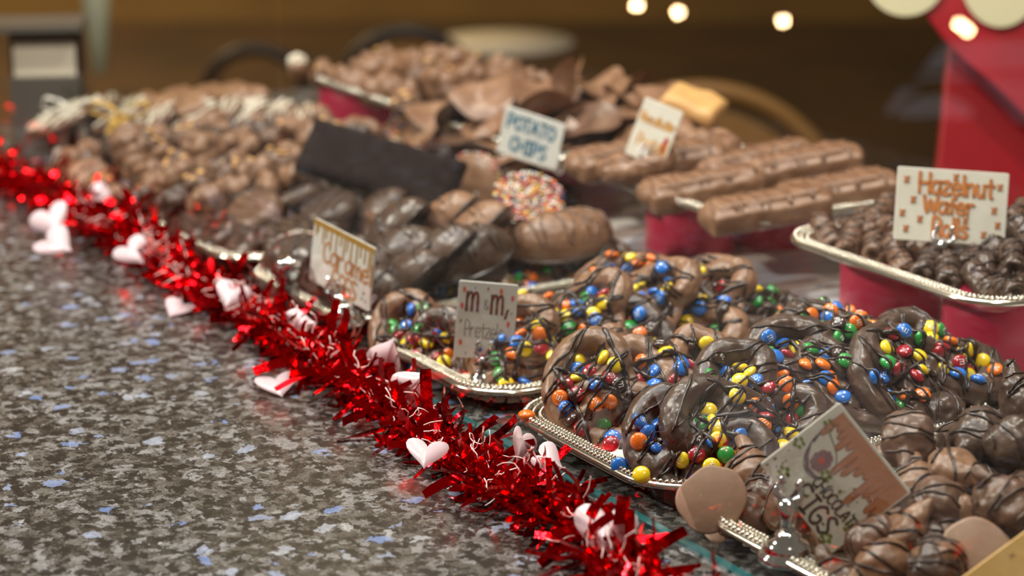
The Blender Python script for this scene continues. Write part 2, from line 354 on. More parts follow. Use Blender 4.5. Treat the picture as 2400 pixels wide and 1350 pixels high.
# ---------------------------------------------------------------- confectionery prototypes: each is a list of (part name, mesh, material, local matrix)
def cr(pts, n=7):   # catmull-rom
    q = [pts[0]]+pts+[pts[-1]]; out = []
    for i in range(1, len(q)-2):
        a, b_, c_, d = map(Vector, q[i-1:i+3])
        for k in range(n):
            t = k/n; out.append(.5*((2*b_)+(c_-a)*t+(2*a-5*b_+4*c_-d)*t*t+(3*b_-a-3*c_+d)*t**3))
    out.append(Vector(q[-2])); return out
def candy_mesh(col, letter):
    b_ = B(); prof = [(0, -.0034)]
    for i in range(1, 12):
        a = -math.pi/2+math.pi*i/12; prof.append((.0064*math.cos(a)**.85, .0034*math.sin(a)))
    prof.append((0, .0034)); b_.lathe(prof, 20); n = len(b_.f)
    if letter:
        s = .0019; g = [[(-1, -1), (-1, .8), (-.7, 1), (-.15, .8), (0, .4), (0, -1)], [(0, .4), (.3, .9), (.8, .9), (1, .5), (1, -1)]]
        for pl in g: b_.tube([(x*s, y*s, .0034-.9*(x*x+y*y)*s*s/.0064**2*.0034*.62) for x, y in pl], .00034, 4)
        b_.box((-.0019, -.0019, .0031), (.0011, .0004, .0005)); b_.box((.0019, -.0019, .0031), (.0011, .0004, .0005))
    return me_from(b_.v, b_.f, 'candy', True, [M['c_'+col], M['cm']], [0]*n+[1]*(len(b_.f)-n))
CAN = {k: (candy_mesh(k, False), candy_mesh(k, True)) for k in candyc}
CW = ['yellow']*5+['blue']*6+['orange']*5+['green']*4+['red']*4+['brown']*2
pool = bvh_of((CAN['blue'][0], Matrix()))
def pretzel(i, m, dm):
    rnd = random.Random(100+i); sc = .0365*rnd.uniform(.97, 1.05); w = rnd.uniform(.93, 1.08)
    P0 = [(-.42, -.80), (-.25, -.35), (.05, .02), (.28, .42), (.62, .80), (1.08, .66), (1.24, .15), (1.02, -.42), (.5, -.82), (0, -.95), (-.5, -.82), (-1.02, -.42), (-1.24, .15), (-1.08, .66), (-.62, .80), (-.28, .42), (-.05, .02), (.25, -.35), (.42, -.80)]
    P0 = [(x*w+rnd.uniform(-.05, .05), y+rnd.uniform(-.05, .05)) for x, y in P0]
    pts = cr([(x*sc, y*sc, .0085) for x, y in P0], 6); b_ = B()
    k = len(pts); rr = [.0108+.0012*noise.noise(Vector((j*.22, i, 0))) for j in range(k)]
    for j, q in enumerate(pts): q.z += .004*math.exp(-((abs(j/k-.5)-.42)/.05)**2)
    b_.tube(pts, rr, 10)
    b_.ball((0, .0, .004), .027, 20, 8, sc=(1.25, .9, .36)); b_.ball((0, -.012, .004), .024, 20, 8, sc=(1.2, .9, .40)); b_.ball((0, .014, .004), .02, 20, 8, sc=(1.5, .9, .38))
    b_.box((0, 0, .001), (.05, .03, .004))
    body = remesh(b_, .0013, 'chocolate_body', m, .0016, 60, True, 3)
    base = bvh_of((body, Matrix())); cand = []; tries = 0; nmax = 19+i % 4
    while len(cand) < nmax and tries < 900:
        tries += 1; a = rnd.uniform(0, 6.28); r_ = rnd.uniform(0, 1)**.55*.036
        x, y = r_*math.cos(a)*1.2, r_*math.sin(a)*.82-.002
        h = base.ray_cast(Vector((x, y, .2)), Vector((0, 0, -1)))
        if h[0] is None or h[1].z < .35: continue
        p = h[0]+h[1]*.0022
        if any((p-c.translation).length < .0086 for c in cand): continue
        nrm = (h[1]+Vector((rnd.uniform(-.6, .6), rnd.uniform(-.6, .6), 0))).normalized()
        cand.append(TR(p, frame(nrm, rnd.uniform(0, 6.28))))
    full = bvh_of((body, Matrix()), *[(CAN['blue'][0], c) for c in cand])
    dz = drizzle(full, .044, .040, .0095, .0015, rnd, rnd.uniform(-.5, .5), lift=.15).me('drizzle', dm)
    blob = drizzle(full, .034, .034, .022, .0026, rnd, rnd.uniform(.8, 2.2), lift=.1, jit=.5)
    dz2 = blob.me('thick_drizzle', dm) if blob.v else None
    parts = [('chocolate_body', body, Matrix()), ('drizzle', dz, Matrix())]
    if dz2: parts.append(('thick_drizzle', dz2, Matrix()))
    return parts, cand
PZ = {'milk': [pretzel(i, M['milk'], M['driz']) for i in range(4)], 'dark': [pretzel(10+i, M['dark'], M['driz']) for i in range(4)]}
def fig(i, m, dm, foot, elong=1.0):
    rnd = random.Random(300+i); b_ = B(); s = rnd.uniform(.92, 1.1)
    b_.ball((0, 0, .017*s), .0178*s, 16, 10, sc=(1.15*elong, 1, .95))
    for j in range(3):
        a = rnd.uniform(0, 6.28); b_.ball((.009*math.cos(a), .009*math.sin(a), .014*s+rnd.uniform(-.003, .009)), .0105*s, 12, 8)
    ta = rnd.uniform(-.4, .4); b_.tube([(.008, 0, .02), (.018*elong, .008*ta, .024), (.029*elong, .016*ta, .023+.006*rnd.random())], [.011, .007, .0028], 10)
    b_.box((0, 0, .001), (.022, .022, .003))
    body = remesh(b_, .0014, 'chocolate_body', m, .0030, 62, True, 1); bv = bvh_of((body, Matrix()))
    dz = drizzle(bv, .024*elong, .022, .0105, .0013, rnd, rnd.uniform(-.6, .6), jit=.6).me('drizzle', dm)
    out = [('chocolate_body', body, Matrix()), ('drizzle', dz, Matrix())]
    if foot:
        n = 40; rad = [.0245*(1+.16*noise.noise(Vector((math.cos(6.283*j/n)*1.3, math.sin(6.283*j/n)*1.3, i*3.1)))) for j in range(n)]
        f_ = B(); prof = [(.0, .0), (.93, .0), (1, .0009), (1.0, .0022), (.94, .003), (0, .003)]
        for q, z in prof:
            for j in range(n): a = 6.283*j/n; f_.v.append(Vector((q*rad[j]*math.cos(a)*1.08, q*rad[j]*math.sin(a), z-.0028)))
        for p_ in range(len(prof)-1):
            for j in range(n): f_.f.append((p_*n+j, p_*n+(j+1) % n, (p_+1)*n+(j+1) % n, (p_+1)*n+j))
        out.append(('chocolate_foot', f_.me('chocolate_foot', M['pale'] if m is not M['dark'] else M['mid']), Matrix()))
    return out
FG = {'milk': [fig(i, M['milk' if i % 2 else 'mid'], M['driz' if i % 2 else 'dark'], False) for i in range(4)], 'dark': [fig(10+i, M['dark'], M['driz'], False, 1.1) for i in range(4)],
      'foot': [fig(20+i, M['mid'], M['driz'], True) for i in range(3)], 'dfoot': [fig(30+i, M['dark'], M['driz'], True) for i in range(2)]}
def egg(i, m, dm, side):
    rnd = random.Random(500+i); b_ = B()
    b_.ball((0, 0, 0), .04, 26, 16, sc=(1.08, .66, .74)); b_.ball((.008, 0, 0), .034, 22, 14, sc=(1, .72, .82))
    body = remesh(b_, .0016, 'chocolate_shell', m, .0012, 55, True, 2)
    kk = []
    bv = bvh_of((body, Matrix())); dz = drizzle(bv, .044, .03, .012, .0014, rnd, rnd.uniform(-.25, .25)).me('drizzle', dm)
    ba = B(); ba.lathe([(0, -.0025), (.97, -.0025), (1, -.0012), (.98, .0005), (0, .0008)], 36)
    for v in ba.v: v.x *= .0445; v.y *= .0285
    return [('chocolate_shell', body, Matrix()), ('drizzle', dz, Matrix()), ('flat_base', ba.me('flat_base', M['driz'] if m is not M['milk'] else M['dark']), Matrix())]
EG = {'milk': [egg(i, M['milk'], M['mid'], 0) for i in range(2)], 'dark': [egg(5+i, M['dark'], M['driz'], 0) for i in range(3)]}
def sprinkles(pts_n, rnd):
    v = []; f = []; ix = []
    cols = list(sprc); 
    for p, n in pts_n:
        b_ = B(); d = Vector((rnd.uniform(-1, 1), rnd.uniform(-1, 1), rnd.uniform(-1, 1))); d = (d-n*d.dot(n)*.8).normalized()*.0022
        b_.tube([p-d, p-d*.6, p+d*.6, p+d], [.0004, .0008, .0008, .0004], 5); k = len(v); v += b_.v; f += [tuple(k+i for i in q) for q in b_.f]
        ix += [rnd.choice([0, 0, 0, 1, 1, 2, 3, 4][:8])]*len(b_.f)
    return me_from(v, f, 'sprinkles', True, [M['s_'+c] for c in cols], ix)
def disc(i, m, r=.036, th=.009, spr=0, dz=None):
    rnd = random.Random(700+i); b_ = B()
    b_.lathe([(0, 0), (r*.94, 0), (r, th*.25), (r*1.0, th*.6), (r*.93, th), (r*.5, th*1.05), (0, th*1.04)], 44)
    for v in b_.v: v.z += .0012*noise.noise(v*60+Vector((i, 0, 0))); v.x *= 1+.03*noise.noise(v*30+Vector((0, i, 0)))
    body = b_.me('cookie_body', m); out = [('cookie_body', body, Matrix())]
    if spr == 1:
        out.append(('sprinkles', sprinkles([(Vector((r*1.0*math.cos(a), r*1.0*math.sin(a), rnd.uniform(.001, th))), Vector((math.cos(a), math.sin(a), 0))) for a in [rnd.uniform(0, 6.28) for _ in range(150)]], rnd), Matrix()))
    if spr == 2:
        q = []
        for _ in range(330):
            a = rnd.uniform(0, 6.28); rr = r*rnd.uniform(0, 1)**.5*.98; q.append((Vector((rr*math.cos(a), rr*math.sin(a), th*1.05+.0006)), Vector((0, 0, 1))))
        for _ in range(120):
            a = rnd.uniform(0, 6.28); q.append((Vector((r*math.cos(a), r*math.sin(a), rnd.uniform(.001, th))), Vector((math.cos(a), math.sin(a), 0))))
        out.append(('sprinkles', sprinkles(q, rnd), Matrix()))
    if dz: out.append(('drizzle', drizzle(bvh_of((body, Matrix())), r, r, .007, .0014, rnd).me('drizzle', dz), Matrix()))
    return out
DS = {'plain': disc(0, M['milk'], spr=1), 'spr': disc(1, M['mid'], .034, .02, 2), 'dark': disc(2, M['dark'], .033, .017, 0, M['driz']), 'milkd': disc(3, M['mid'], .033, .019, 0, M['mdriz']),
      'white': disc(4, M['mid'], .04, .012, 0, M['wdriz'])}
def bar(i, m, L_=.09, Wd=.042, Th=.025, dm=None):
    rnd = random.Random(900+i); b_ = B(); n = 4
    b_.box((0, 0, Th/2), (L_-.016, Wd-.014, Th-.002)); b_.box((0, 0, Th*.42), (L_-.004, Wd-.003, Th*.6))
    for k in range(n): b_.ball((-L_/2+L_*(k+.5)/n, rnd.uniform(-.003, .003), Th*.55), Wd*.42, 12, 8, sc=(.85, 1.06, .66))
    body = remesh(b_, .0017, 'chocolate_body', m, .0016, 50, True, 14); bv = bvh_of((body, Matrix()))
    return [('chocolate_body', body, Matrix()), ('drizzle', drizzle(bv, L_/2, Wd/2+.004, .010, .0012, rnd, rnd.uniform(-.25, .25), thr=.02).me('drizzle', dm or M['mdriz']), Matrix())]
BR = [bar(i, M['milk']) for i in range(3)]
def ringbar(i):
    b_ = B(); b_.tube([(.032*math.cos(a*.2618), .03*math.sin(a*.2618), .012) for a in range(25)], .0125, 12); b_.ball((0, 0, .008), .026, 16, 8, sc=(1, 1, .35))
    body = remesh(b_, .0017, 'chocolate_body', M['milk'], .0022, 70, True, 3); rnd = random.Random(i)
    return [('chocolate_body', body, Matrix()), ('drizzle', drizzle(bvh_of((body, Matrix())), .04, .04, .012, .0013, rnd, 1).me('drizzle', M['mdriz']), Matrix())]
RB = ringbar(5)
def roll(i, m):
    rnd = random.Random(1100+i); b_ = B(); L_ = .046*rnd.uniform(.8, 1.1)
    b_.tube([(-L_/2, 0, .0105), (-L_*.4, 0, .0105), (0, 0, .0105), (L_*.4, 0, .0105), (L_/2, 0, .0105)], [.0085, .0108, .010, .0112, .009], 12)
    for s in (-1, 1):
        for k in range(4): a = rnd.uniform(0, 6.28); b_.ball((s*L_*.47, .0065*math.cos(a), .0105+.0065*math.sin(a)), .0046, 8, 6)
    body = remesh(b_, .0013, 'chocolate_body', m, .0016, 120, False, 1)
    for v in body.vertices:
        d = math.hypot(v.co.y, v.co.z-.0105)
        if abs(v.co.x) > L_*.40 and d < .0052: v.co.x -= math.copysign(.0055*(1-d/.0052), v.co.x)
    return [('chocolate_body', body, Matrix()), ('drizzle', drizzle(bvh_of((body, Matrix())), L_/2, .013, .0085, .0012, rnd, 0).me('drizzle', M['driz']), Matrix())]
RL = {'milk': [roll(i, M['mid']) for i in range(4)], 'dark': [roll(8+i, M['dark']) for i in range(3)]}
def cluster(i, m, s=1, nuts=0):
    rnd = random.Random(1300+i); b_ = B()
    for k in range(9): a = rnd.uniform(0, 6.28); q = rnd.uniform(0, .013)*s; b_.ball((q*math.cos(a), q*math.sin(a), rnd.uniform(.006, .02)*s), rnd.uniform(.007, .011)*s, 10, 7)
    b_.ball((0, 0, .009*s), .014*s, 12, 8)
    body = remesh(b_, .0016, 'chocolate_body', m, .0016, 110, True, 2); out = [('chocolate_body', body, Matrix())]
    if nuts:
        bv = bvh_of((body, Matrix())); nb = B()
        for k in range(4):
            h = bv.ray_cast(Vector((rnd.uniform(-.01, .01), rnd.uniform(-.01, .01), .1)), Vector((0, 0, -1)))
            if h[0]: nb.ball(h[0], .0036, 8, 6, sc=(1.3, 1, .7))
        out.append(('nut_pieces', nb.me('nut_pieces', M['nut']), Matrix()))
    return out
CL = {'milk': [cluster(i, M['milk']) for i in range(3)], 'dark': [cluster(5+i, M['dark']) for i in range(3)], 'nut': [cluster(9+i, M['mid'], 1, 1) for i in range(2)], 'big': [cluster(12+i, M['milk'], 1.25) for i in range(2)]}
def chip(i, m):
    rnd = random.Random(1500+i); n = 34; k = 8; b_ = B(); vs = []; bend = rnd.uniform(6, 11); ell = rnd.uniform(.75, .95); R0 = .039
    def z(x, y): return bend*x*x-bend*.5*y*y+.0022*noise.noise(Vector((x*60, y*60, i*2.3)))
    for sgn in (1, -1):
        for q in range(k+1):
            rr = R0*q/k; 
            for j in range(n):
                a = 6.283*j/n; e = 1+.12*noise.noise(Vector((math.cos(a), math.sin(a), i*1.7))); x, y = rr*e*math.cos(a), rr*e*ell*math.sin(a)
                th = .0024*(1-(q/k)**6); b_.v.append(Vector((x, y, z(x, y)+sgn*th+.003)))
    for s_ in range(2):
        o = s_*(k+1)*n
        for q in range(k):
            for j in range(n):
                fc = (o+q*n+j, o+(q+1)*n+j, o+(q+1)*n+(j+1) % n, o+q*n+(j+1) % n); b_.f.append(fc if s_ == 0 else fc[::-1])
    bmr = b_.me('chocolate_body', m); return [('chocolate_body', bmr, Matrix())]
CH = [chip(i, M['milk']) for i in range(4)]+[chip(8, M['mid'])]
def slab(i, m, L_, Wd, Th, wob=.0015):
    b_ = B(); nx, ny = 16, 10; top = []
    rnd = random.Random(1700+i)
    for s_ in (1, -1):
        for a in range(nx+1):
            for c_ in range(ny+1):
                x = (a/nx-.5)*L_; y = (c_/ny-.5)*Wd; e = 1+.05*noise.noise(Vector((x*20, y*20, i)))
                ed = min(1, min(a, nx-a, c_, ny-c_)/1.0); b_.v.append(Vector((x*e, y*e, Th/2+s_*(Th/2)*(.55+.45*ed)+wob*noise.noise(Vector((x*50, y*50, i+s_))))))
    N = (nx+1)*(ny+1)
    for a in range(nx):
        for c_ in range(ny):
            q = (a*(ny+1)+c_, (a+1)*(ny+1)+c_, (a+1)*(ny+1)+c_+1, a*(ny+1)+c_+1); b_.f.append(q); b_.f.append(tuple(N+t for t in q)[::-1])
    rim = [a*(ny+1) for a in range(nx+1)]+[nx*(ny+1)+c_ for c_ in range(1, ny+1)]+[a*(ny+1)+ny for a in range(nx-1, -1, -1)]+[c_ for c_ in range(ny-1, 0, -1)]
    for a, c_ in zip(rim, rim[1:]+rim[:1]): b_.f.append((a, a+N, c_+N, c_))
    return [('chocolate_body', b_.me('chocolate_body', m), Matrix())]
SL = {'dark': slab(0, M['dark'], .15, .085, .014), 'milkbar': slab(1, M['milk'], .12, .035, .018, .004), 'pale': slab(2, M['pale'], .045, .04, .003), 'shade': slab(5, mat('shadowed_dark_chocolate', (30, 20, 19), .85, spec=.15), .17, .06, .02), 'cream': slab(3, M['nut'], .06, .05, .02, .003)}  # shade slab: near-black colour takes in the can's shadow along with dark chocolate
def put(name, parts, mw, cat, group, heap=None, desc=None, label=None, cands=None, rnd=None):
    if len(parts) == 1 and not cands:
        o = add(name, parts[0][1]); o.matrix_world = mw
    else:
        o = empty(name, mw)
        for nm, me, lm in parts: add(nm, me, parent=o, mw=lm)
        for c in (cands or []):
            col = rnd.choice(CW); add('candy', CAN[col][1 if rnd.random() < .4 else 0], parent=o, mw=c)
    tag(o, label, cat, group)
    if heap is not None: heap.items.append((o, desc, mw.translation.copy()))
    return o
ORD = ['first', 'second', 'third', 'fourth', 'fifth', 'sixth', 'seventh', 'eighth', 'ninth', 'tenth', 'eleventh', 'twelfth', 'thirteenth', 'fourteenth', 'fifteenth', 'sixteenth', 'seventeenth', 'eighteenth', 'nineteenth', 'twentieth']
def finish_labels(hp, rows):
    it = [i for i in hp.items if 'label' not in i[0] or not i[0]['label']]
    it.sort(key=lambda i: i[2].y); n = len(it); per = max(1, math.ceil(n/rows)); k = 0
    for r_ in range(rows):
        g = sorted(it[r_*per:(r_+1)*per], key=lambda i: i[2].x)
        for j, (o, d, p) in enumerate(g):
            o['label'] = '%s, %s tray, %s row from glass, %s from left' % (d, hp.name, ORD[r_], ORD[min(j, 19)])
def scatter(hp, fn, sp, rnd, dz=0, keep=None, hs=1.0, jit=.25, skip=None):
    y = hp.y0; row = 0
    while y <= hp.y1+1e-6:
        x = hp.x0+(sp/2 if row % 2 else 0)
        while x <= hp.x1+1e-6:
            X, Y = x+rnd.uniform(-jit, jit)*sp, y+rnd.uniform(-jit, jit)*sp
            z = hp.z0+(hp.h(X, Y)-hp.z0)*hs+dz
            if (keep is None or all((Vector((X, Y, z))-q).length > keep[1] for q in keep[0])) and not (skip and skip(X, Y)):
                fn(Vector((X, Y, max(z, hp.z0))), hp.nrm(X, Y), rnd)
            x += sp
        y += sp*.87; row += 1
def frame2(x, n):
    n = n.normalized(); x = (x-n*x.dot(n)).normalized(); return Matrix((x, n.cross(x), n)).transposed()
# ---------------------------------------------------------------- trays on the granite and raised trays on cans
TX = {1: (.085, .305), 2: (-.155, .065), 3: (-.392, -.172), 4: (-.628, -.408), 5: (-.865, -.645), 6: (-1.10, -.88)}
TN = {1: 'chocolate figs', 2: 'second pretzel', 3: 'first pretzel', 4: 'caramel egg', 5: 'dark cookie', 6: 'nut cluster'}
for k, (a, b) in TX.items():
    tray(a, b, .012, .342, .0004, {1: 'silver beaded tray nearest the camera, under the chocolate figs', 2: 'silver beaded tray with paper doily under the large candy pretzels', 3: 'silver beaded tray behind the pretzels card, left of doily tray',
         4: 'silver beaded tray under the dark caramel eggs', 5: 'blurred silver tray under dark cookies, left of the eggs tray', 6: 'blurred silver tray farthest left along the tinsel'}[k], foot=None)
UX = {1: (-.275, .005), 2: (-.585, -.305), 3: (-.895, -.615), 4: (-1.20, -.92)}
ZU = .0625
for k, (a, b) in UX.items():
    tray(a, b, .366, .592, ZU, {1: 'raised silver tray holding hazelnut wafer rolls on crimson cans', 2: 'raised silver tray holding drizzled milk chocolate bars', 3: 'raised silver tray holding chocolate potato chips', 4: 'raised silver tray of clusters at the far back left'}[k])
canm = B().lathe([(.0, .002), (.0445, .0), (.0452, .001), (.0452, .0612), (.0446, .0622), (.0438, .0618), (.0436, .004), (0, .004)], 64)
canme = canm.me('can_body', M['can'])
def can(x, y, label):
    e = empty('crimson_can', Matrix.Translation((x, y, .0031))); tag(e, label, 'can', 'crimson cans holding up trays')
    cb_ = add('can_body', canme, parent=e); B().lathe([(.0443, .0592), (.0457, .0592), (.0457, .0612), (.0443, .0618)], 48).obj('rim', M['can'], cb_)
def Xat(px, Y, z=0):
    lo, hi = -3, 1.5
    for _ in range(40):
        m_ = (lo+hi)/2; d = Vector((m_, Y, z))-CAM
        if 1200+F*d.dot(RT)/d.dot(FW) < px: lo = m_
        else: hi = m_
    return lo
can(Xat(2084, .463), .463, 'crimson can left under the hazelnut wafer roll tray')
can(Xat(2330, .452), .452, 'crimson can at right picture edge under hazelnut roll tray')
can(Xat(1618, .456), .456, 'crimson can standing under front of milk chocolate bar tray')
can(Xat(1800, .54), .54, 'shadowed crimson can behind, under bar tray right side')
can(Xat(1250, .448), .448, 'crimson can under the potato chips sign')
can(Xat(1352, .545), .545, 'darker crimson can behind, right of potato chips sign')
can(Xat(835, .43), .43, 'blurred crimson can under the far cluster tray')
can(Xat(1010, .52), .52, 'crimson can right of the blurred one, under far cluster tray')
can(-.84, .53, 'crimson can behind under left side of chips tray')
# doilies
def doily(x0, x1, y0, y1, z, label):
    b = B(); nseg = 120; cx, cy = (x0+x1)/2, (y0+y1)/2; ol = outline(x1-x0, y1-y0, .045, 30); N = len(ol)
    rings = [0, .008, .012, .016, .020, .03]; idx = []
    for q, d in enumerate(rings):
        for j, (x, y, nx, ny) in enumerate(ol):
            dd = d-(.0025*abs(math.sin(j*.8)) if q == 0 else 0); b.v.append(Vector((cx+x-nx*dd, cy+y-ny*dd, z+.0006*(q % 2))))
    for q in range(len(rings)-1):
        for j in range(N):
            if q in (1, 3) and j % 2: continue
            if q == 0 and j % 5 == 0: continue
            b.f.append((q*N+j, q*N+(j+1) % N, (q+1)*N+(j+1) % N, (q+1)*N+j))
    b.f.append(tuple((len(rings)-1)*N+j for j in range(N)))
    o = b.obj('paper_doily', M['doily'], smooth=False); s = o.modifiers.new('t', 'SOLIDIFY'); s.thickness = .0004; tag(o, label, 'doily', 'lace paper doilies')
doily(-.150, .048, .026, .335, .0058, 'white lace paper doily showing below the big front pretzel')
doily(-.382, -.182, .026, .335, .0058, 'white lace paper doily under the pretzels behind the card')
doily(.10, .295, .026, .335, .0058, 'white lace paper doily under the chocolate figs')
# ---------------------------------------------------------------- candy pretzels
hp2 = Heap(-.155, .065, .03, .385, .006, .040, 'doily', .012); hp3 = Heap(-.392, -.172, .035, .385, .006, .036, 'middle', .012)
def pz(hp, x, y, kind, v, n, spin, label, lift=0, rs=0):
    p = hp.hit(x, y+18); p = p+(p-CAM).normalized()*((.022 if y > 780 else .008) if hp is hp3 else .0)*1.0; parts, cand = PZ[kind][v]; mw = TR(p+Vector((0, 0, -.004+lift)), frame(n, spin))
    put('candy_pretzel', parts, mw, 'pretzel', 'candy-topped chocolate pretzels', hp, None, label, cand, random.Random(int(x*7+y))); return p
L3 = [
 (1000, 778, 'milk', 0, ndir(-.25, .75, .8), .2, 'leftmost milk chocolate pretzel with blue candies, left of the pretzels card'),
 (1010, 840, 'dark', 1, ndir(-.5, .9, .5), 1.1, 'reddish-lit pretzel at the tray lip, below the leftmost pretzel'),
 (1095, 690, 'milk', 1, ndir(-.1, .5, 1), 2.2, 'pretzel with two yellow candies just left of the card top'),
 (1225, 815, 'milk', 2, ndir(-.15, .65, .75), 5.8, 'milk chocolate pretzel directly right of the pretzels card'),
 (1235, 660, 'milk', 3, ndir(-.05, .45, 1), .4, 'drizzled pretzel arching above the pretzels card'),
 (1390, 745, 'milk', 0, ndir(-.55, .5, .75), 5.3, 'milk chocolate pretzel with yellow candies, second right of the card'),
 (1365, 640, 'dark', 0, ndir(-.2, .4, 1), 1.3, 'dark drizzled pretzel at the back of the middle tray'),
 (1535, 715, 'milk', 2, ndir(-.6, .4, .75), 5.0, 'smooth milk chocolate pretzel leaning left, above the big front pretzel'),
 (1490, 660, 'milk', 1, ndir(-.1, .3, 1), 3.3, 'pretzel with green and blue candies touching the crimson can view'),
 (1675, 722, 'milk', 3, ndir(-.6, .4, .8), 5.4, 'milk chocolate pretzel with a candy cluster leaning beside dark pretzels'),
 (1655, 678, 'milk', 0, ndir(-.05, .3, 1), 1.8, 'rear pretzel below the crimson can with thin dark drizzle'),
 (1752, 708, 'dark', 2, ndir(.3, .25, 1), .8, 'last pretzel at the back right end of the middle tray'),
 (1480, 810, 'dark', 3, ndir(-.2, .6, .5), 2.5, 'shadowed pretzel between the two pretzel trays'),
]
L2 = [
 (1408, 905, 'milk', 0, ndir(-.2, .85, .75), 5.9, 'big milk chocolate pretzel at the front, above the white doily'),
 (1625, 1035, 'dark', 0, ndir(-.02, .75, .85), .35, 'pretzel lying at the tray front corner beside yellow and green candies'),
 (1570, 862, 'milk', 1, ndir(0, .6, .9), 1.1, 'milk pretzel with green and orange candies behind the big front one'),
 (1765, 925, 'dark', 1, ndir(.05, .6, .85), .1, 'dark chocolate pretzel in the centre with yellow and orange candies'),
 (1655, 810, 'milk', 2, ndir(-.1, .5, 1), 2.4, 'milk pretzel with yellow candies and thick drizzle at the tray middle'),
 (1860, 870, 'dark', 2, ndir(.15, .6, .8), 6.0, 'smooth dark pretzel behind the fig card top'),
 (1745, 790, 'milk', 3, ndir(0, .3, 1), .7, 'milk pretzel on the ridge with orange candies and black drizzle'),
 (1890, 805, 'dark', 3, ndir(.1, .4, 1), 2.0, 'dark pretzel with two round yellow candies on the ridge'),
 (1985, 860, 'dark', 0, ndir(.3, .5, .8), 5.6, 'dark pretzel with a small hole, right of the centre'),
 (1955, 790, 'milk', 0, ndir(.05, .3, 1), 3.6, 'milk chocolate pretzel at the rear edge of the doily tray'),
 (2100, 865, 'dark', 1, ndir(.45, .5, .7), 5.1, 'ribbed dark pretzel leaning right near the figs'),
 (2080, 808, 'dark', 2, ndir(.1, .3, 1), 1.5, 'dark pretzel with blue and orange candies at far end'),
 (2195, 835, 'dark', 3, ndir(.35, .4, .9), .9, 'rightmost dark pretzel ending in a drizzle tip'),
 (1700, 1010, 'dark', 2, ndir(.4, .55, .6), 3.9, 'dark pretzel sloping down beside the fig card'),
]
for a in L3: pz(hp3, a[0], a[1], a[2], a[3], a[4], a[5], a[6])
for a in L2: pz(hp2, a[0], a[1], a[2], a[3], a[4], a[5], a[6])
def under(hp, n, tag_, seed):
    rnd = random.Random(seed)
    def f(p, nn, r):
        k = r.choice(['milk', 'dark']); parts, cand = PZ[k][r.randrange(4)]
        put('candy_pretzel', parts[:2], TR(p, frame((r.uniform(-.2, .2), r.uniform(-.2, .2), 1), r.uniform(0, 6))), 'pretzel', 'candy-topped chocolate pretzels', hp, 'buried %s pretzel' % k, None, cand[:5], r)
    hq = Heap(hp.x0, hp.x1, hp.y0+.075, hp.y1-.03, hp.z0, hp.H, '', .034)
    scatter(hq, f, .088, rnd, 0, None, 0.0, .05); scatter(hq, f, .1, rnd, -.008, None, .4, .08)
under(hp2, 0, '', 5); under(hp3, 0, '', 6)
finish_labels(hp2, 4); finish_labels(hp3, 4)
def loose(x, y, z, col, v, label, n=(0, 0, 1)):
    o = add('candy', CAN[col][v]); o.matrix_world = TR(P(x, y, z), frame(n, 1)); tag(o, label, 'candy', 'loose candies fallen on trays')
loose(1234, 972, .021, 'orange', 0, 'orange candy resting alone on the rim left of the doily')
loose(1668, 1094, .030, 'yellow', 1, 'bright round yellow candy tilted up at the tray front corner', ndir(0, 1, .5))
loose(1702, 1066, .034, 'green', 0, 'large green candy just above the round yellow candy', ndir(0, 1, .6))
loose(1112, 858, .012, 'yellow', 0, 'yellow candy on the tray just left of the card holder stem', ndir(.6, .8, .2))
loose(1540, 1096, .022, 'yellow', 0, 'yellow candy at the near lip under the front pretzel', ndir(-.3, 1, .4))
loose(1503, 1112, .022, 'yellow', 0, 'yellow candy lowest in the front tray corner', ndir(-.2, .8, .8))
loose(1452, 1092, .020, 'blue', 0, 'blue candy upright beside the front pretzel base', ndir(-.3, 1, .2))
loose(1778, 1055, .020, 'yellow', 0, 'half hidden yellow candy at the tray edge by the fig card', ndir(.2, .8, .5))
loose(1432, 1040, .022, 'red', 0, 'dark red candy on the doily between two front pretzels', ndir(-.2, .7, .7))
loose(1436, 1026, .020, 'blue', 0, 'blue candy tucked above the dark red one on doily', ndir(-.2, .7, .7))
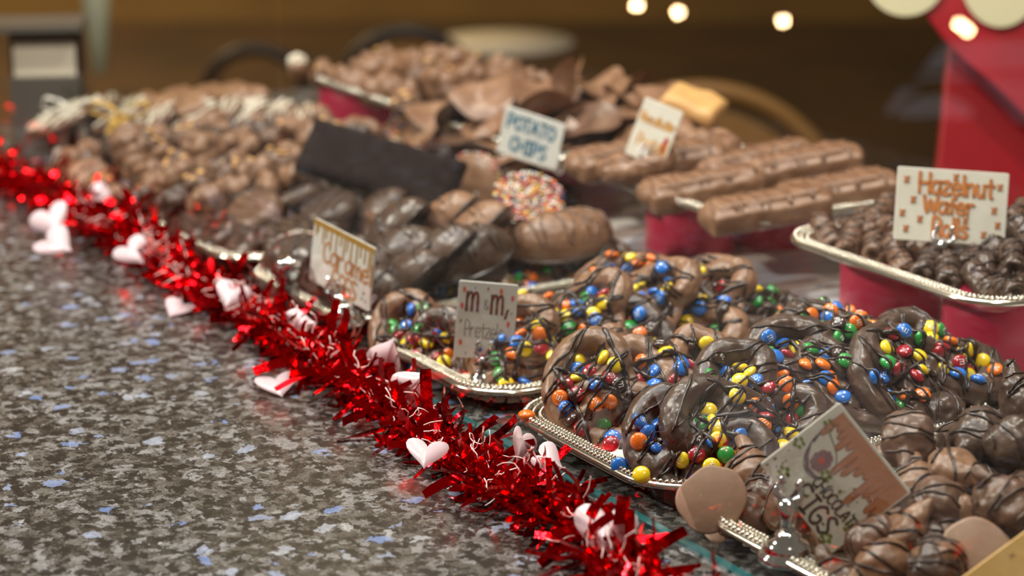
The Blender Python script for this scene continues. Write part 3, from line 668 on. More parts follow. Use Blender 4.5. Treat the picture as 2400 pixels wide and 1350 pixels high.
# ---------------------------------------------------------------- figs
hp1 = Heap(.085, .305, .015, .385, .008, .048, 'figs', .0)
def fg(x, y, kind, v, n, spin, label, s=1.03, lift=0):
    p = hp1.hit(x, y+10); p = p+(p-CAM).normalized()*(.055 if (y > 1150 and x < 2120) else .05 if (y > 1100 and x < 2200) else .02 if y > 1100 else .0); mw = TR(p+Vector((0, 0, lift-.006)), frame(n, spin)) @ Matrix.Scale(s, 4)
    put('chocolate_fig', FG[kind][v % len(FG[kind])], mw, 'fig', 'chocolate-covered figs', hp1, None, label); return p
LF = [
 (1735, 1225, 'foot', 0, ndir(.3, .2, 1), 3.6, 'milk chocolate fig beside the flat disc at the left tray corner'),
 (1765, 1130, 'milk', 1, ndir(-.2, .5, 1), 2.4, 'fig at the back of the corner, ridged on top, left of card'),
 (1850, 1200, 'milk', 2, ndir(.1, .5, .8), 1.2, 'red-lit fig directly under the left edge of the fig card'),
 (2065, 985, 'dfoot', 0, ndir(.1, -.85, -.5), .5, 'upturned dark fig showing a pale flat foot right of card top'),
 (2125, 1050, 'milk', 0, ndir(-.1, .5, .9), 5.6, 'glossy milk fig with slanted stripes touching the card edge'),
 (2190, 990, 'dark', 0, ndir(0, .3, 1), 4.3, 'dark wrinkled fig with fine drizzle in the middle back'),
 (2300, 930, 'dark', 1, ndir(.1, .4, .9), .2, 'long glossy dark fig lying at the rear right'),
 (2215, 920, 'dark', 2, ndir(0, .3, 1), 2.6, 'dark fig at the very back beside the pretzels'),
 (2290, 1040, 'dark', 3, ndir(-.1, .4, 1), 5.3, 'knobbly dark fig right of the wrinkled one'),
 (2360, 1060, 'dark', 1, ndir(.2, .4, .8), 1.5, 'dark pointed fig at the right picture edge'),
 (2230, 1120, 'milk', 3, ndir(0, .6, .9), .3, 'large milk fig with bold dark loops, right of card'),
 (2155, 1165, 'milk', 1, ndir(-.3, .4, 1), 2.2, 'small milk fig half behind the card corner'),
 (2340, 1190, 'milk', 0, ndir(.1, .6, .8), 3.4, 'shiny milk fig with a crooked drizzle at right'),
 (2190, 1205, 'milk', 2, ndir(0, .5, .9), 5.7, 'smooth milk fig with pointed tip below the looped one'),
 (2130, 1268, 'milk', 3, ndir(-.3, .5, .8), 1.6, 'striped fig under the right edge of the fig card'),
 (2140, 1300, 'foot', 1, ndir(.05, -.9, -.5), 2.0, 'upturned fig with a large flat pale foot at bottom'),
 (2290, 1290, 'foot', 2, ndir(.0, -.85, -.6), .7, 'upturned fig with pale foot by the wooden card'),
 (2075, 1335, 'milk', 1, ndir(-.2, .6, .8), 4.4, 'fig under the lower tip of the fig card'),
 (1965, 1385, 'milk', 0, ndir(-.1, .7, .8), 2.9, 'red-glinting fig at the bottom edge right of the holder'),
 (2390, 960, 'dark', 2, ndir(.2, .3, 1), 3.0, 'dark fig cut by the picture edge at upper right'),
]
for a in LF: fg(*a[:7])
def fdisc(x, y, z, n, label, s=1.0):
    o = add('chocolate_disc', FG['foot'][0][2][1].copy()); o.matrix_world = TR(P(x, y, z), frame(n, 1.3)) @ Matrix.Scale(s, 4); tag(o, label, 'chocolate', 'flat chocolate discs among the figs')
fdisc(1668, 1172, .030, ndir(-.1, .95, .6), 'pale flat chocolate disc leaning in the left corner of the fig tray', .92)
def underf(p, nn, r):
    k = r.choice(['milk', 'dark', 'milk']); put('chocolate_fig', FG[k][r.randrange(4)][:2], TR(p, frame((r.uniform(-.5, .5), r.uniform(-.5, .5), 1), r.uniform(0, 6))), 'fig', 'chocolate-covered figs', hp1, 'buried %s chocolate fig' % k)
scatter(Heap(.085, .305, .045, .342, .008, .045, '', .03), underf, .046, random.Random(3), 0, None, 0.0, .15)
scatter(Heap(.085, .305, .045, .342, .008, .045, '', .03), underf, .046, random.Random(4), -.010, None, .6, .15)
finish_labels(hp1, 6)
# ---------------------------------------------------------------- caramel eggs, cookies
hp4 = Heap(-.628, -.408, .035, .385, .006, .034, 'egg', .015)
def eg(x, y, kind, v, n, spin, label, s=1.0):
    p = hp4.hit(x, y+14); put('chocolate_egg', EG[kind][v % len(EG[kind])], TR(p+Vector((0, 0, .010)), frame(n, spin)) @ Matrix.Scale(s*1.08, 4), 'chocolate egg', 'caramel-filled chocolate eggs', hp4, None, label)
# spin 0 puts the long axis along the glass line; pi/2 runs it into the case
LE = [
 (960, 700, 'dark', 0, ndir(-.75, -.3, .65), 1.0, 'dark egg lowest at the front right of the caramel card'),
 (1035, 640, 'dark', 1, ndir(-.75, -.3, .65), 1.1, 'wrinkled dark egg with a fallen nut, middle of the row'),
 (930, 640, 'dark', 2, ndir(-.65, -.2, .8), 1.3, 'ridged dark egg close behind the caramel card'),
 (940, 575, 'dark', 0, ndir(-.8, -.35, .6), .9, 'smooth dark egg leaning, left of the milk chocolate eggs'),
 (900, 540, 'dark', 1, ndir(-.75, -.4, .6), .7, 'dark egg above the caramel card with black flat base'),
 (1055, 560, 'milk', 0, ndir(-.8, -.4, .6), .8, 'leftmost milk chocolate egg showing a black flat base'),
 (1125, 585, 'milk', 1, ndir(-.8, -.4, .6), 1.0, 'milk chocolate egg with zigzag drizzle, rightmost of three'),
 (1090, 620, 'dark', 2, ndir(-.2, .4, 1), 1.3, 'dark egg between the milk eggs and the first pretzels'),
 (1300, 585, 'milk', 0, ndir(.0, .3, 1), 1.2, 'milk chocolate egg behind the sprinkled cookie'),
 (1340, 575, 'milk', 1, ndir(.2, .3, 1), 1.7, 'glossy milk egg at the back end of the row'),
 (760, 640, 'dark', 2, ndir(-.2, .6, .8), .4, 'dark egg left of and behind the caramel card'),
 (860, 700, 'dark', 0, ndir(-.1, .6, .8), .5, 'dark egg just right of the caramel card holder'),
]
for a in LE: eg(*a[:7])
hp5 = Heap(-.865, -.645, .03, .385, .008, .030, 'cookie', .015)
def ck(hp, x, y, key, n, spin, label, s=1.0, nm='chocolate_cookie', z=.0):
    p = hp.hit(x, y); put(nm, DS[key], TR(p+Vector((0, 0, z)), frame(n, spin)) @ Matrix.Scale(s, 4), 'cookie', 'chocolate-dipped cookies', hp, None, label)
ck(hp4, 1120, 500, 'plain', ndir(-.75, .85, .1), 1, 'tall milk chocolate disc standing, left of the pair', 1.1, z=.026)
ck(hp4, 1205, 510, 'plain', ndir(-.35, .95, .35), 2, 'brown disc with sprinkled rim, right of the standing pair', 1.1, z=.026)
ck(hp4, 1235, 550, 'spr', ndir(.1, .6, 1), 2, 'cookie covered in rainbow sprinkles before the crimson can', 1.0, z=.022)
ck(hp4, 925, 500, 'dark', ndir(.6, .35, .7), 1, 'glossy dark sandwich cookie with ridges facing right', 1.05, z=.022)
ck(hp4, 700, 615, 'spr', ndir(-.2, .4, 1), 2, 'blurry sprinkled cookie left of the caramel card', .8)
ck(hp4, 1290, 480, 'milkd', ndir(.2, .3, 1), 2, 'drizzled cookie partly behind the sprinkled one', .9)
def und4(p, nn, r): put('chocolate_egg', EG['dark'][r.randrange(3)][:2], TR(p+Vector((0, 0, .012)), frame((r.uniform(-.3, .3), r.uniform(-.3, .3), 1), r.uniform(0, 6))) @ Matrix.Scale(.85, 4), 'chocolate egg', 'caramel-filled chocolate eggs', hp4, 'buried dark chocolate egg')
scatter(Heap(-.628, -.408, .02, .342, .008, .045, '', .035), und4, .07, random.Random(8), .004, None, 0.0, .1)
finish_labels(hp4, 4)
rnd5 = random.Random(12)
def c5(p, nn, r):
    k = r.choice(['dark', 'dark', 'dark', 'milkd', 'dark']); put('chocolate_cookie', DS[k], TR(p, frame(Vector((r.uniform(-.6, .3), r.uniform(-.7, .2), 1)), r.uniform(0, 6))) @ Matrix.Scale(.9, 4), 'cookie', 'chocolate-dipped cookies', hp5, '%s drizzled cookie' % ('dark chocolate' if k == 'dark' else 'milk chocolate'))
scatter(Heap(-.865, -.645, .02, .342, .008, .03, '', .03), c5, .062, rnd5, 0, None, 0.0, .1); scatter(hp5, c5, .064, rnd5, -.006, None, .9, .2, skip=lambda X, Y: Y > .30)
ck(hp5, 1010, 345, 'milkd', ndir(.5, .4, .8), 1, 'blurred milk chocolate dome cookie left of the potato chips sign', 1.15, z=.03)
ck(hp5, 1070, 385, 'milkd', ndir(.8, .1, .6), 1, 'brown disc leaning with a pale underside edge, below chips tray', 1.15, z=.02)
ck(hp5, 965, 375, 'spr', ndir(.2, .6, .8), 1, 'blurred cookie with white speckles above the dark slab', 1.0, z=.02)
finish_labels(hp5, 5)
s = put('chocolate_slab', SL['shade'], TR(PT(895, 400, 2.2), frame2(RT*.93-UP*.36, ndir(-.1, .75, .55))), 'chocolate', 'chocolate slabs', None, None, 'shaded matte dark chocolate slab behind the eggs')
# nut clusters
hp6 = Heap(-1.10, -.88, .01, .36, .008, .044, 'nut', .01)
def c6(p, nn, r):
    k = r.choice(['milk', 'milk', 'nut', 'dark', 'big', 'milk']); put('chocolate_cluster', CL[k][r.randrange(2)], TR(p, frame(Vector((r.uniform(-.5, .5), r.uniform(-.5, .5), 1)), r.uniform(0, 6))), 'chocolate', 'chocolate nut clusters', hp6, '%s chocolate cluster' % {'milk': 'small milk', 'nut': 'nut-topped', 'dark': 'dark', 'big': 'chunky milk'}[k])
scatter(hp6, c6, .036, random.Random(20), 0, None, 1.0, .25); scatter(hp6, c6, .046, random.Random(21), -.02, None, .8, .2); scatter(hp6, c6, .05, random.Random(22), 0, None, 0, .2)
scatter(Heap(-.90, -.80, .03, .28, .012, .03, '', .0), lambda p, nn, r: c6(p, nn, r), .04, random.Random(23), 0, None, 1.0, .25)
finish_labels(hp6, 9)
# white drizzled pieces and long bars behind them
for i, (x, y, a) in enumerate(((440, 292, .2), (500, 288, .9), (560, 286, .1), (620, 292, .6), (675, 302, 1.1), (150, 290, .4), (215, 275, 1.2), (280, 285, .3), (340, 300, .8))):
    put('drizzled_cookie', DS['white'], TR(P(x, y, .055), frame((-.1, -.4, 1), a)) @ Matrix.Scale(1.05, 4), 'cookie', 'white-drizzled cookies', None, None, 'white-drizzled cookie in the blurred back row, %s from the left' % ORD[(5, 6, 7, 8, 9, 0, 1, 2, 3)[i] if i < 5 else i-5])
for i, (x, y, a) in enumerate(((360, 262, .3), (440, 250, .2), (520, 240, .35), (570, 238, .25), (420, 270, .3))):
    put('chocolate_bar', SL['milkbar'], TR(P(x, y, .06), frame((-.1, -.2, 1), -.35+a)), 'chocolate bar', 'long milk chocolate bars', None, None, 'long blurred milk chocolate bar behind the white-drizzled cookies, %s from left' % ORD[(0, 2, 3, 4, 1)[i]])
bs = B().lathe([(0, 0), (.06, 0), (.075, .006), (.09, .06), (.088, .062), (.072, .010), (0, .008)], 40)
for x, y, z, sx, lab in ((250, 335, 0, 1.15, 'blurred dark round bowl under the white-drizzled cookies at left'), (560, 330, 0, 1.35, 'blurred dark round bowl under the white-drizzled cookies behind clusters')):
    p = P(x, y, .0); o = bs.obj('dark_bowl', M['framem'], mw=Matrix.Translation(p) @ Matrix.Diagonal((sx*.8, sx*.8, .45, 1))); tag(o, lab, 'bowl', 'dark bowls')
# treat bags with ribbon
def bag(x, y, ribbon, label, hgt=.085, lean=0):
    p = P(x, y, 0); e = empty('treat_bag', Matrix.Translation(p)); tag(e, label, 'treat bag', 'ribbon-tied treat bags')
    b = B(); prof = [(0, .001), (.030, .001), (.036, .02), (.034, .045), (.020, .062), (.006, .070), (.010, .078), (.020, hgt+.01)]
    b.lathe(prof[:-1]+[(.02, hgt+.01), (.019, hgt+.01), (.005, .070)], 24)
    for i, v in enumerate(b.v): a = math.atan2(v.y, v.x); v.x *= 1+.12*math.sin(5*a); v.y *= 1+.12*math.sin(5*a)
    b.obj('clear_bag', M['cello'], e)
    c = B()
    for k in range(5): c.ball((.012*math.cos(k*1.3), .012*math.sin(k*1.3), .014+.009*k), .013, 10, 7)
    c.obj('chocolate_filling', M['dark'], e)
    r = B()
    for s in (-1, 1):
        lp = [RT*(s*q)+Vector((0, 0, zz)) for q, zz in ((0, .072), (.014, .084), (.030, .088), (.034, .078), (.018, .070), (0, .072))]
        for a_, b_ in zip(lp, lp[1:]): n = len(r.v); r.v += [a_+BACK*.036, b_+BACK*.036, b_+BACK*.024, a_+BACK*.024]; r.f.append((n, n+1, n+2, n+3))
        tl = [RT*(s*q)+BACK*(.034+.004*k)+Vector((0, 0, zz)) for k, (q, zz) in enumerate(((0, .074), (.010, .055), (.013, .035), (.019, .012)))]
        for a_, b_ in zip(tl, tl[1:]): n = len(r.v); r.v += [a_-RT*.006, b_-RT*.006, b_+RT*.006, a_+RT*.006]; r.f.append((n, n+1, n+2, n+3))
    ro = r.obj('ribbon', M[ribbon], e); sd = ro.modifiers.new('t', 'SOLIDIFY'); sd.thickness = .0008
bag(190, 390, 'white', 'blurred clear treat bag tied with white ribbon beside the tinsel')
bag(300, 400, 'gold', 'blurred clear treat bag tied with yellow ribbon beside the tinsel')
# ---------------------------------------------------------------- raised tray contents
hr = Heap(-.275, .005, .372, .586, ZU+.006, .042, 'roll', .012)
def rl(p, nn, r):
    k = 'milk' if p.x < -.125+r.uniform(-.03, .03) else 'dark'; ang = -.56+r.uniform(-.55, .55); q = proj(p+Vector((0, 0, .012)))
    if 2070 < q[0] < 2400 and 385 < q[1] < 590 and q[2] < 1.86: return
    put('hazelnut_wafer_roll', RL[k][r.randrange(len(RL[k]))], TR(p, frame(Vector((r.uniform(-.35, .35), r.uniform(-.45, .1), 1)), ang+math.pi*r.randrange(2))), 'wafer roll', 'hazelnut wafer rolls', hr, '%s chocolate wafer roll' % ('milk' if k == 'milk' else 'dark'))
hb = Heap(-.275, .005, .392, .586, ZU+.006, .036, '', .026)
scatter(hb, rl, .031, random.Random(31), 0, None, 0.0, .12); hk = Heap(-.275, .005, .425, .586, ZU+.006, .036, '', .026)
scatter(hk, rl, .030, random.Random(32), -.010, None, .62, .15); scatter(hk, rl, .031, random.Random(33), -.004, None, 1.0, .2)
finish_labels(hr, 8)
LB = [(1800, 478, 0, .1, 'frontmost drizzled milk chocolate bar at the raised tray corner'), (1960, 440, 1, .1, 'second milk chocolate bar, right of the frontmost one'), (1650, 430, 2, .15, 'ridged milk chocolate bar behind the amber card stem'),
      (1770, 398, 0, .2, 'milk chocolate bar in the centre of the raised tray'), (1560, 395, 1, .0, 'milk chocolate bar right under the amber lettered card'), (1470, 385, 2, .3, 'leftmost milk chocolate bar near the silver corner'), (1880, 405, 1, .1, 'milk chocolate bar at the back right of the raised tray')]
hu2 = Heap(-.585, -.305, .366, .592, ZU+.004, .03, 'bar', .03)
for x, y, v, s_, lab in LB:
    p = P(x, y+12, ZU+.022); put('chocolate_bar', BR[v], TR(Vector((p.x, p.y, ZU+.006+(.012 if y < 410 else 0))), frame((-.06, -.12, 1), math.radians(62)+s_)) @ Matrix.Scale(1.3, 4), 'chocolate bar', 'drizzled milk chocolate bars', None, None, lab)
for x, y, a, lab in ((1640, 350, .4, 'round lumpy milk chocolate ring on top behind the card'), (1500, 372, 1.4, 'round milk chocolate ring left of the amber card')):
    p = P(x, y, ZU+.045); put('chocolate_ring', RB, TR(p-Vector((0, 0, .014))+(p-CAM).normalized()*.035, frame((-.05, -.25, 1), a)), 'chocolate', 'milk chocolate rings', None, None, lab)
hc = Heap(-.895, -.615, .376, .592, ZU+.006, .038, 'chips', .012)
def chp(p, nn, r):
    v = r.randrange(5); put('chocolate_potato_chip', CH[v], TR(p, frame(Vector((r.uniform(-.6, .3), r.uniform(-.7, .4), .9)), r.uniform(0, 6))), 'potato chip', 'chocolate-covered potato chips', hc, '%s curved chip' % ('milk chocolate' if v < 4 else 'darker chocolate'))
scatter(Heap(-.895, -.615, .366, .592, ZU+.006, .05, '', .035), chp, .06, random.Random(41), .006, None, 0, .1)
scatter(hc, chp, .056, random.Random(42), 0, None, .5, .2); scatter(hc, chp, .052, random.Random(43), .004, None, 1.0, .25)
def chm(x, y, z, v, n, s, lab): put('chocolate_potato_chip', CH[v], TR(P(x, y, z), frame(n, 1)) @ Matrix.Scale(s, 4), 'potato chip', 'chocolate-covered potato chips', None, None, lab)
chm(1140, 232, .112, 0, ndir(-.2, .5, .9), .95, 'smooth milk chip on top, above the potato chips sign')
chm(1265, 232, .115, 1, ndir(.2, .5, .9), 1.0, 'large curled chip on top, right of the smooth one')
chm(1322, 195, .135, 2, ndir(.7, .5, .1), .7, 'chip standing on edge like a spike at the top')
chm(1165, 310, .085, 3, ndir(-.4, .8, .5), .62, 'chip standing behind the left side of the sign')
finish_labels(hc, 5)
put('cream_cookie', SL['cream'], TR(P(1620, 265, .11), frame(ndir(.2, .3, 1), .6)), 'cookie', None, None, None, 'pale yellow cookie behind the amber lettered card')
put('chocolate_slab', SL['milkbar'], TR(P(1560, 290, .10), frame(ndir(.1, .3, 1), -.3)), 'chocolate', 'chocolate slabs', None, None, 'brown slab under the pale yellow cookie')
put('chocolate_slab', SL['dark'], TR(P(1560, 300, .075), frame(ndir(.0, .1, 1), -.2)), 'chocolate', 'chocolate slabs', None, None, 'dark slab beneath the brown one, at chips tray right end')
h4 = Heap(-1.20, -.92, .376, .592, ZU+.006, .022, 'far', .016)
def c4(p, nn, r):
    k = r.choice(['milk', 'milk', 'big', 'nut']); put('chocolate_cluster', CL[k][r.randrange(2)], TR(p, frame(Vector((r.uniform(-.5, .5), r.uniform(-.5, .5), 1)), r.uniform(0, 6))) @ Matrix.Scale(1.1, 4), 'chocolate', 'chocolate clusters on the far tray', h4, 'blurred %s chocolate cluster' % {'milk': 'milk', 'big': 'chunky', 'nut': 'nutty'}[k])
scatter(h4, c4, .05, random.Random(51), 0, None, 0, .2); scatter(h4, c4, .046, random.Random(52), 0, None, .8, .25)
finish_labels(h4, 5)
o = put('white_drizzled_cluster', [CL['big'][0][0], ('drizzle', drizzle(bvh_of((CL['big'][0][0][1], Matrix())), .02, .02, .005, .0022, random.Random(1)).me('drizzle', M['wdriz']), Matrix())], TR(P(700, 182, .078), frame((0, 0, 1), 0)) @ Matrix.Scale(.8, 4), 'chocolate', None, None, None, 'white-topped cluster at the left end of the far tray')
# ---------------------------------------------------------------- lettering
G = {
 'H': [[(0, 0), (0, 1)], [(.6, 0), (.6, 1)], [(0, .5), (.6, .5)]], 'a': [[(.5, .5), (.3, .62), (.08, .5), (.03, .25), (.15, .03), (.35, .05), (.5, .25)], [(.52, .62), (.5, .2), (.58, 0)]],
 'z': [[(.05, .6), (.48, .6), (.05, .02), (.52, .02)]], 'e': [[(.06, .32), (.48, .36), (.42, .56), (.22, .62), (.05, .42), (.06, .16), (.25, .0), (.5, .1)]],
 'l': [[(.1, 1), (.1, 0)]], 'n': [[(.05, .6), (.05, 0)], [(.05, .4), (.25, .6), (.43, .5), (.45, 0)]], 'u': [[(.05, .6), (.07, .15), (.22, 0), (.42, .15)], [(.45, .6), (.45, 0)]],
 't': [[(.22, .9), (.22, .1), (.34, 0)], [(0, .6), (.44, .6)]], 'W': [[(0, .95), (.2, 0), (.4, .75), (.6, 0), (.82, .95)]], 'f': [[(.42, .9), (.25, .85), (.2, .6), (.2, 0)], [(.02, .5), (.4, .5)]],
 'r': [[(.06, .6), (.06, 0)], [(.06, .38), (.22, .58), (.42, .55)]], 'R': [[(.05, 0), (.05, 1), (.4, .92), (.48, .7), (.3, .5), (.05, .5)], [(.25, .5), (.52, 0)]],
 'o': [[(.28, .6), (.08, .48), (.05, .2), (.25, 0), (.46, .18), (.46, .46), (.28, .6)]], 's': [[(.44, .55), (.22, .62), (.08, .46), (.25, .33), (.42, .18), (.25, 0), (.05, .07)]],
 'C': [[(.52, .88), (.3, 1), (.06, .75), (.04, .3), (.26, 0), (.54, .12)]], 'm': [[(.05, .6), (.05, 0)], [(.05, .42), (.2, .6), (.33, .5), (.34, 0)], [(.34, .42), (.5, .6), (.62, .5), (.64, 0)]],
 'E': [[(.5, 1), (.06, .98), (.06, .02), (.52, 0)], [(.06, .52), (.42, .52)]], 'G': [[(.52, .88), (.3, 1), (.06, .75), (.04, .3), (.26, 0), (.54, .1), (.54, .45), (.3, .45)]],
 'S': [[(.5, .9), (.26, 1), (.07, .8), (.26, .54), (.5, .3), (.28, 0), (.02, .1)]], 'P': [[(.06, 0), (.06, 1), (.42, .95), (.5, .72), (.38, .5), (.06, .48)]],
 'O': [[(.3, 1), (.06, .75), (.04, .3), (.28, 0), (.54, .28), (.54, .75), (.3, 1)]], 'L': [[(.06, 1), (.06, 0), (.48, 0)]], 'A': [[(0, 0), (.27, 1), (.54, 0)], [(.1, .36), (.44, .36)]],
 'T': [[(.28, 1), (.28, 0)], [(0, 1), (.58, .98)]], 'F': [[(.06, 0), (.06, 1), (.5, .98)], [(.06, .52), (.4, .54)]], 'I': [[(.2, 1), (.2, 0)], [(.02, 1), (.38, 1)], [(.02, 0), (.38, 0)]],
 'b': [[(.06, 1), (.06, 0)], [(.06, .45), (.28, .6), (.46, .35), (.3, 0), (.06, .12)]], '&': [[(.5, .0), (.1, .7), (.2, .95), (.36, .8), (.06, .3), (.16, .02), (.36, .05), (.5, .4)]],
 'x': [[(.1, .0), (.3, .3), (.5, .6)], [(.08, .55), (.3, .3), (.48, .02)]], ' ': []}
GW = {'W': .95, 'm': .8, 'l': .28, 'H': .78, 'I': .5, ' ': .4, 't': .52, 'f': .52}
class Ink:
    def __init__(s): s.v = []; s.f = []
    def line(s, pts, w, z):
        n = len(s.v); N = len(pts)
        for i, p in enumerate(pts):
            a = pts[max(i-1, 0)]; b = pts[min(i+1, N-1)]; dx, dy = b[0]-a[0], b[1]-a[1]; L = math.hypot(dx, dy) or 1
            k = w/2*(.85+.3*abs(math.sin(i*1.7+n))); s.v += [(p[0]-dy/L*k, p[1]+dx/L*k, z), (p[0]+dy/L*k, p[1]-dx/L*k, z)]
        for i in range(N-1): a = n+2*i; s.f.append((a, a+1, a+3, a+2))
        for p in (pts[0], pts[-1]): s.blob(p[0], p[1], w*.48, w*.48, z)
        return s
    def blob(s, x, y, rx, ry, z, k=10, wob=0):
        n = len(s.v)
        for j in range(k): a = 6.283*j/k; q = 1+wob*math.sin(j*2.4+x*9); s.v.append((x+rx*q*math.cos(a), y+ry*q*math.sin(a), z))
        s.f.append(tuple(range(n, n+k))); return s
    def fill(s, pts, z): n = len(s.v); s.v += [(p[0], p[1], z) for p in pts]; s.f.append(tuple(range(n, n+len(pts)))); return s
    def text(s, t, x, y, h, w, z, adv=1.0, slope=0, wid=1.0):
        for ch in t:
            for pl in G[ch]:
                q = [(x+px_*h*wid, y+py_*h+slope*px_*h) for px_, py_ in pl]
                if len(q) > 2: q = [(v.x, v.y) for v in cr([(a, b, 0) for a, b in q], 4)]
                s.line(q, w, z)
            d = (GW.get(ch, .66))*h*adv*wid; x += d; y += slope*d
        return x
    def obj(s, name, m, parent): return add(name, me_from(s.v, s.f, name, False, [m]), parent=parent)
def cardplane(cor, base, n):
    n = Vector(n).normalized(); q = [CAM+ray(x, y)*((Vector(base)-CAM).dot(n)/ray(x, y).dot(n)) for x, y in cor]  # TL TR BR BL
    ux = ((q[1]-q[0])+(q[2]-q[3]))/2; uy = ((q[0]-q[3])+(q[1]-q[2]))/2; w, h = ux.length, uy.length
    x = ux.normalized(); nn = x.cross(uy).normalized(); y = nn.cross(x); ctr = sum(q, Vector())/4
    print('CARD w %.3f h %.3f shear %.2f' % (w, h, x.dot(uy.normalized()))); return Matrix((x, y, nn)).transposed(), ctr, w, h
def card(cor, base, n, label, m='card', th=.0022):
    r, c, w, h = cardplane(cor, base, n); e = B()
    o = outline(w, h, .0015, 3); e.poly([(x, y, 0) for x, y, _, _ in o], th)
    ob = e.obj('price_card', M[m], mw=TR(c, r), smooth=False); tag(ob, label, 'sign', 'hand-lettered price cards')
    bv = ob.modifiers.new('b', 'BEVEL'); bv.width = .0003; bv.segments = 1; bv.limit_method = 'ANGLE'
    return ob, w, h, r, c
def holder(base, ctr, r, w, h, at, label, gap=.009, s=1.0, ax=0.0):
    base = Vector(base); e = empty('card_holder', Matrix.Translation(base)); tag(e, label, 'card holder', 'silver card holders')
    B().lathe([(0, 0), (.0125*s, 0), (.0132*s, .0015*s), (.0120*s, .0035*s), (.0100*s, .0045*s), (.0104*s, .006*s), (.0085*s, .0085*s), (.0055*s, .0105*s), (.0058*s, .012*s), (.0034*s, .0135*s), (0, .0135*s)], 32).obj('base', M['chrome'], e)
    tip = ctr+r.col[0]*at[0]*w+r.col[1]*at[1]*h+r.col[2]*.004-base
    st_ = B().tube([(0, 0, .012*s), tip*.5+Vector((0, 0, .007*s)), tip], [.0030*s, .0036*s, .0046*s], 14)
    st_ = st_.obj('stem', M['chrome'], e)
    cx, sx = math.cos(ax), math.sin(ax); X, Y, Z = r.col[0]*cx+r.col[1]*sx, r.col[1]*cx-r.col[0]*sx, r.col[2]
    for sg in (-1, 1):
        pl = [(0, -.0005, -.001), (sg*gap*.45, .000, .0015), (sg*gap*.8, .003, .0005), (sg*gap*.75, .007, -.0015), (sg*gap*.45, .0105, -.001), (sg*gap*.7, .0135, .0015)]
        pts = [tip+(X*a+Y*q+Z*(zz+.001)) for a, q, zz in pl]
        b2 = B(); b2.tube(pts, [.0016*s]*6, 6); b2.obj('clip', M['chrome'], st_)
    return e
rr_ = random.Random(5)
# hazelnut
bs_ = P(2186, 638, ZU+.006); nrm = (BACK+Vector((0, 0, .28))+RT*.0).normalized()
cb = bs_+Vector((0, 0, .018))-BACK*.004
o, w, h, r, c = card([(2115, 395), (2377, 404), (2343, 581), (2084, 555)], cb, nrm, 'white card reading Hazelnut Wafer Rolls in orange letters')
z1, z2 = .0003, .0005
for dx, z, k in ((.0006, z1, 'shadow'), (0, z2, 'orange')):
    i = Ink(); q = .013
    i.text('Hazelnut', -w*.30+dx, h*.17-dx, h*.27, .0026, z, .92, -.02, .85); i.text('Wafer', -w*.25+dx, -h*.10-dx, h*.24, .0026, z, .92, 0, .95); i.text('Rolls', -w*.16+dx, -h*.42-dx, h*.26, .0026, z, .86, 0, .9)
    for u, v in ((-.42, .33), (.02, .40), (.42, .30), (-.35, .06), (-.44, -.13), (.38, -.02), (-.28, -.2), (.42, -.22), (-.4, -.34), (.13, -.18), (.3, -.36), (.42, -.42)):
        i.text('x', u*w-.002+dx, v*h-.002-dx, .0075, .0017, z)
    i.obj('lettering', M['ink_'+k], o)
holder(bs_, c, r, w, h, (-.06, -.5), 'ornate silver holder gripping the hazelnut card', .011, 1.15)
# amber card on bars tray
bs_ = P(1525, 440, ZU+.016); n2 = (BACK-RT*.35+Vector((0, 0, .15))).normalized()
o, w, h, r, c = card([(1499, 228), (1592, 256), (1562, 403), (1477, 358)], bs_-BACK*.003, n2, 'tall white card with blurred amber lettering among milk chocolate bars')
i = Ink(); i.text('Peanutbutter', -w*.44, h*.12, h*.16, .0015, z1, .62, 0, .85); i.text('Pretzel', -w*.34, -h*.28, h*.2, .0014, z1, .75, 0, .9); i.obj('lettering', M['ink_amber'], o)
i = Ink(); i.line([(w*.36, -h*.02), (w*.33, -h*.12), (w*.36, -h*.24)], .004, z1); i.obj('red_mark', M['ink_red'], o)
holder(bs_, c, r, w, h, (.0, -.42), 'silver holder behind the bars tray rim with amber card', .006)
# m & m pretzels
bs_ = P(1132, 900, .0055); n3 = (BACK-RT*.02+Vector((0, 0, .12))).normalized()
o, w, h, r, c = card([(1078, 660), (1208, 665), (1208, 851), (1061, 833)], bs_-BACK*.004, n3, 'speckled white card reading m & m Pretzels', 'cardg', .003)
i = Ink(); i.text('m', -w*.36, h*.12, h*.40, .0021, z1, 1, 0, .60); i.text('m', w*.06, h*.10, h*.40, .0021, z1, 1, 0, .60); i.line([(w*.355, h*.16), (w*.32, h*.05)], .002, z1); i.obj('bold_letters', M['ink_brown'], o)
i = Ink(); i.text('&', -w*.06, h*.15, h*.13, .0005, z1); i.text('Pretzels', -w*.35, -h*.22, h*.21, .0006, z1, .82, -.02, .62); i.obj('thin_lettering', M['ink_grey'], o)
for col, pts, sz in (('coral', ((-.40, .39), (.22, .40), (.42, .32), (-.42, .18), (.38, -.02), (-.4, -.30), (.35, -.42), (.08, -.40)), .0017), ('blue', ((-.22, .42), (-.32, .14), (.42, .12), (-.30, -.44), (.24, -.36), (-.1, -.44)), .0009), ('olive', ((0, .42), (-.42, -.02), (.42, -.28)), .0011)):
    i = Ink()
    for u, v in pts: i.blob(u*w, v*h, sz*.8, sz*1.5, z1)
    i.obj(col+'_specks', M['ink_'+col], o)
holder(bs_, c, r, w, h, (.02, -.47), 'silver holder standing on the tray with the pretzels card', .0085, 1.05)
